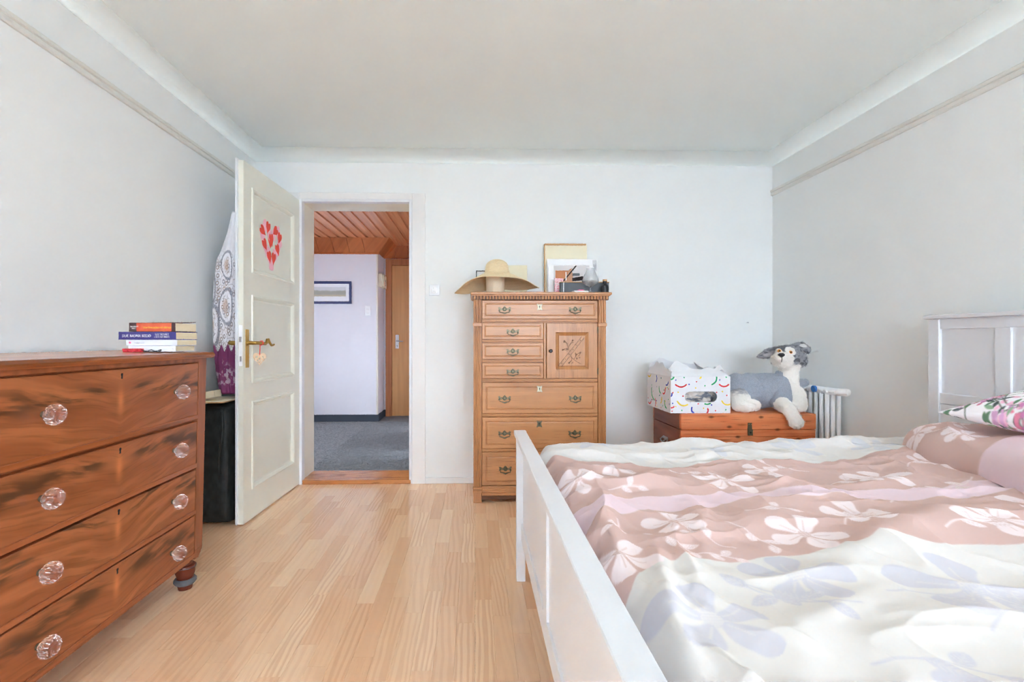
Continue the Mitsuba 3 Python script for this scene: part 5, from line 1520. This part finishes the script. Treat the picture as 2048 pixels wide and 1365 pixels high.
# ------------------------------------------------------------------ plush dog
J = {'rump': ([1.705, 3.03, 0.722], 0.092), 'mid': ([1.82, 3.01, 0.725], 0.096), 'chest': ([1.941, 2.955, 0.722], [0.082, 0.082, 0.095]), 'breast': ([1.958, 2.918, 0.765], [0.052, 0.05, 0.06]), 'neck': ([1.966, 2.945, 0.850], [0.050, 0.048, 0.05]),
     'skull': ([1.973, 2.955, 0.952], [0.084, 0.070, 0.062]), 'brow': ([1.925, 2.915, 0.976], [0.058, 0.04, 0.036]), 'muz0': ([1.889, 2.885, 0.936], [0.050, 0.042, 0.040]), 'muz1': ([1.850, 2.848, 0.944], [0.034, 0.024, 0.028]),
     'chin': ([1.898, 2.888, 0.900], [0.046, 0.034, 0.024]), 'cheekR': ([2.033, 2.94, 0.922], [0.044, 0.038, 0.046]), 'cheekL': ([1.890, 2.95, 0.925], [0.036, 0.032, 0.040]),
     'thigh': ([1.655, 2.95, 0.676], [0.062, 0.055, 0.056]), 'hpaw0': ([1.612, 2.88, 0.650], [0.040, 0.042, 0.040]), 'hpaw1': ([1.640, 2.85, 0.645], [0.050, 0.038, 0.036]),
     'hp2': ([1.680, 2.94, 0.650], [0.036, 0.036, 0.038]), 'hp3': ([1.715, 2.90, 0.645], [0.042, 0.036, 0.036]),
     'shL': ([1.893, 2.91, 0.668], [0.055, 0.05, 0.055]), 'elL': ([1.862, 2.845, 0.654], [0.044, 0.04, 0.042]), 'wrL': ([1.846, 2.768, 0.640], [0.038, 0.030, 0.038]), 'pwL': ([1.864, 2.750, 0.598], [0.038, 0.026, 0.036]), 'toL': ([1.880, 2.750, 0.562], [0.043, 0.028, 0.034]),
     'shR': ([1.980, 2.92, 0.745], [0.045, 0.045, 0.05]), 'elR': ([1.988, 2.89, 0.705], [0.042, 0.04, 0.044]), 'pwR': ([1.972, 2.862, 0.660], [0.046, 0.042, 0.044]), 'toR': ([1.956, 2.838, 0.646], [0.048, 0.038, 0.037]),
     'eaL0': ([1.900, 2.970, 0.975], [0.030, 0.018, 0.032]), 'eaL1': ([1.851, 2.98, 0.961], [0.030, 0.014, 0.032]), 'eaL2': ([1.797, 2.985, 0.941], [0.010, 0.008, 0.008]),
     'eaR0': ([2.020, 2.965, 0.995], [0.036, 0.020, 0.030]), 'eaR1': ([2.050, 2.965, 1.016], [0.032, 0.017, 0.020]), 'eaR2': ([2.084, 2.945, 0.984], [0.020, 0.014, 0.024])}
links = [('rump', 'mid'), ('mid', 'chest'), ('chest', 'breast', 'neck'), ('neck', 'skull'), ('skull', 'brow', 'muz0'), ('muz0', 'muz1'), ('muz0', 'chin'), ('skull', 'cheekR'), ('skull', 'cheekL'), ('cheekL', 'chin'), ('cheekR', 'chin'),
         ('rump', 'thigh'), ('thigh', 'hpaw0'), ('hpaw0', 'hpaw1'), ('hp2', 'hp3'), ('thigh', 'hp2'), ('chest', 'shL'), ('shL', 'elL'), ('elL', 'wrL'), ('wrL', 'pwL'), ('pwL', 'toL'), ('chest', 'shR'), ('shR', 'elR'), ('elR', 'pwR'), ('pwR', 'toR'),
         ('skull', 'eaL0'), ('eaL0', 'eaL1'), ('eaL1', 'eaL2'), ('skull', 'eaR0'), ('eaR0', 'eaR1'), ('eaR1', 'eaR2')]
dog = bones(J, links, 0.007, 4)
v = dog.vertices
v[:, 2] = np.where((v[:, 2] < 0.6085) & (v[:, 1] > 2.793), 0.6085, v[:, 2])
v += dog.vertex_normals * ((meshkit.fbm(v * 70, 3, 3) - 0.5) * 0.010)[:, None]
v[:, 2] = np.where((v[:, 2] < 0.6085) & (v[:, 1] > 2.793), 0.6085, v[:, 2])


def husky(p, n, uv):
    def el(cx, cy, cz, rx, ry, rz):
        return dr.sqrt(dr.square((p.x - cx) / rx) + dr.square((p.y - cy) / ry) + dr.square((p.z - cz) / rz))
    w = fbm(p.x * 60, p.y * 60, p.z * 60) - 0.5
    white, grey, dark = C(236, 232, 226), C(150, 151, 156), C(92, 94, 100)
    head = smoothstep(0.885, 0.905, p.z + w * 0.02 + 0.05 * smoothstep(2.0, 2.05, p.x))
    fur = mix(grey, dark, smoothstep(-0.05, 0.2, w))
    fur = mix(fur, dark, smoothstep(1.0, 0.8, el(1.893, 2.89, 0.995, 0.018, 0.08, 0.034)) * 0.9)
    fur = mix(fur, C(196, 196, 200), smoothstep(1.0, 0.75, el(1.85, 2.965, 0.952, 0.045, 0.014, 0.014)) * 0.6)
    fur = mix(fur, C(225, 224, 222), smoothstep(1.0, 0.7, el(2.055, 2.94, 1.012, 0.026, 0.03, 0.014) + w * 0.4) * 0.8)
    face = smoothstep(1.05, 0.9, el(1.866, 2.875, 0.922, 0.086, 0.092, 0.058) + w * 0.25)
    eyes = dr.maximum(smoothstep(1.05, 0.85, el(1.930, 2.880, 0.978, 0.038, 0.05, 0.030) + w * 0.3), smoothstep(1.05, 0.85, el(1.856, 2.895, 0.982, 0.028, 0.05, 0.028) + w * 0.3))
    c = mix(white, fur, head)
    c = mix(c, white, dr.maximum(face, eyes) * 0.95)
    c = mix(c, dark, smoothstep(1.05, 0.85, el(1.972, 2.89, 0.925, 0.030, 0.05, 0.011) + w * 0.4) * 0.8)
    # grey back under the sweater
    c = mix(c, grey, smoothstep(0.70, 0.74, p.z + w * 0.04) * smoothstep(1.88, 1.84, p.x) * smoothstep(0.86, 0.84, p.z))
    return c


mat('husky_fur', proc(husky), 0.85, 0.1, sheen=0.4)
PD = 'plush_dog'
tag(PD, 'plush husky dog in a grey sweater lying on the cedar chest beside the radiator', 'stuffed animal')
add(PD + '__body', dog, 'husky_fur', smooth=True)
# fur tufts
pts_, fi = trimesh.sample.sample_surface(dog, 16000, seed=4)
nn = dog.face_normals[fi]
rr_ = np.random.default_rng(8)
keep = ~((pts_[:, 2] < 0.86) & (pts_[:, 2] > 0.66) & (pts_[:, 0] < 1.95) & (pts_[:, 0] > 1.66)) & (pts_[:, 2] > 0.616) | (pts_[:, 1] < 2.78)
pts_, nn = pts_[keep], nn[keep]
sd = np.cross(nn, rr_.normal(size=nn.shape))
sd /= np.linalg.norm(sd, axis=1, keepdims=True)
dirn = nn + np.array([0, 0.0, -0.5]) + rr_.normal(size=nn.shape) * 0.35
dirn /= np.linalg.norm(dirn, axis=1, keepdims=True)
ln = rr_.uniform(0.005, 0.011, len(nn))[:, None]
tri = np.stack([pts_ - sd * 0.0011, pts_ + sd * 0.0011, pts_ + dirn * ln], 1).reshape(-1, 3)
add(PD + '__fur', trimesh.Trimesh(tri, np.arange(len(tri)).reshape(-1, 3), process=False), 'husky_fur', kind='stuff')
# nose, mouth, eyes
nose = sphere([0, 0, 0], 1.0)
nose.vertices *= [0.020, 0.013, 0.013]
nose.vertices[:, 0] *= np.where(nose.vertices[:, 2] < 0, 1 + nose.vertices[:, 2] * 45, 1.0)
add(PD + '__nose', mv(nose, 1.838, 2.822, 0.956), 'black_plastic', smooth=True, label='black nose')
add(PD + '__mouth', tube([[1.840, 2.824, 0.948], [1.843, 2.824, 0.932], [1.846, 2.832, 0.915]], 0.0022, 6), 'black_plastic', smooth=True)
mat('amber', C(206, 132, 52), 0.15, 0.6)
for cx, cy, cz in ((1.923, 2.866, 0.972), (1.862, 2.880, 0.980)):
    e = add(PD + '__eye', sphere([cx, cy, cz], 0.0105), 'amber', smooth=True, label='amber glass eye')
    add(e + '__pupil', sphere([cx - 0.003, cy - 0.0075, cz + 0.0005], 0.0052, 8), 'black_plastic', smooth=True)
# grey sweater
JS = {'a': ([1.700, 3.03, 0.722], [0.100, 0.102, 0.106]), 'b': ([1.82, 3.01, 0.727], [0.104, 0.108, 0.108]), 'c': ([1.922, 2.952, 0.727], [0.092, 0.094, 0.104]), 'd': ([1.942, 2.960, 0.795], [0.055, 0.056, 0.050]),
      'e': ([1.885, 2.902, 0.676], [0.064, 0.058, 0.062]), 'n': ([1.928, 2.960, 0.838], [0.028, 0.045, 0.016]), 'r0': ([1.99, 2.94, 0.762], [0.042, 0.042, 0.042]), 'r1': ([2.022, 2.888, 0.786], [0.022, 0.022, 0.018])}
sw = bones(JS, [('a', 'b'), ('b', 'c'), ('c', 'd'), ('c', 'e'), ('d', 'n'), ('c', 'r0'), ('r0', 'r1')], 0.007, 6)
v = sw.vertices
wv = meshkit.fbm(np.c_[v[:, 0] * 18, v[:, 1] * 10, v[:, 2] * 7], 3, 17) - 0.5
fold_ = np.clip(1 - np.abs(2 * meshkit.noise(np.c_[v[:, 0] * 15 + v[:, 2] * 5, v[:, 1] * 4, v[:, 2] * 4], 19) - 1) * 1.8, 0, 1)
v += sw.vertex_normals * (wv * 0.02 + fold_ * 0.008)[:, None]
v[:, 2] = np.where((v[:, 2] < 0.6092), 0.6092, v[:, 2])
# open at the chest: push the breast side back so that the white bib shows
bib = np.clip((v[:, 0] - 1.925) / 0.02, 0, 1) * np.clip((1.985 - v[:, 0]) / 0.02, 0, 1) * np.clip((v[:, 2] - 0.64) / 0.03, 0, 1)
v[:, 1] = np.where(v[:, 1] < 2.95, v[:, 1] + bib * (2.945 - v[:, 1]), v[:, 1])
add(PD + '__sweater', sw, mat('grey_knit', proc(lambda p, n, uv: mix(C(138, 146, 158), C(164, 171, 182), noise(p.x * 260, p.y * 260, p.z * 260))), 0.9, 0.1, sheen=0.3), smooth=True, label='grey sweater')

# ------------------------------------------------------------------ radiator
RD = 'radiator'
tag(RD, 'white tubular column radiator on the right wall behind the plush dog', 'radiator')
for i in range(13):
    y = 2.800 + i * 0.046
    tb = [tube([[x, y, 0.14], [x, y, 0.725]], 0.0125, 14) for x in (2.100, 2.135, 2.170)]
    hd_ = cat(box(2.083, 2.187, y - 0.0215, y + 0.0215, 0.722, 0.756, 0.010), box(2.083, 2.187, y - 0.0215, y + 0.0215, 0.11, 0.145, 0.010))
    add(RD + '__section', cat(hd_, *tb), 'white_metal', smooth=40)
for y in (2.80, 3.18):
    add(RD + '__bracket', box(2.18, 2.2115, y, y + 0.03, 0.3, 0.33), 'white_metal')
vk = add(RD + '__valve', mv(rot(lathe([(0, 0), (0.011, 0), (0.011, 0.035), (0.017, 0.036), (0.017, 0.06), (0.011, 0.062), (0, 0.062)], 20), [1, 0, 0], 90), 2.100, 2.780, 0.742), 'white_metal', smooth=30)
add(vk + '__thermostat', mv(rot(lathe([(0, 0), (0.017, 0), (0.021, 0.01), (0.022, 0.055), (0.018, 0.066), (0, 0.068)], 24), [1, 0, 0.35], 90), 2.100, 2.722, 0.742), 'white_plastic', smooth=30, label='white thermostat head')
add(RD + '__cap', mv(rot(lathe([(0, 0), (0.021, 0), (0.021, 0.009), (0.018, 0.012), (0, 0.012)], 24), [0, 1, 0], -90), 2.083, 2.880, 0.748), 'blue_plastic', smooth=30, label='round blue cap')
add(RD + '__pipe', tube([[2.120, 2.78, 0.125], [2.120, 2.75, 0.11], [2.120, 2.75, 0.0]], 0.008, 10), 'white_metal', smooth=40)
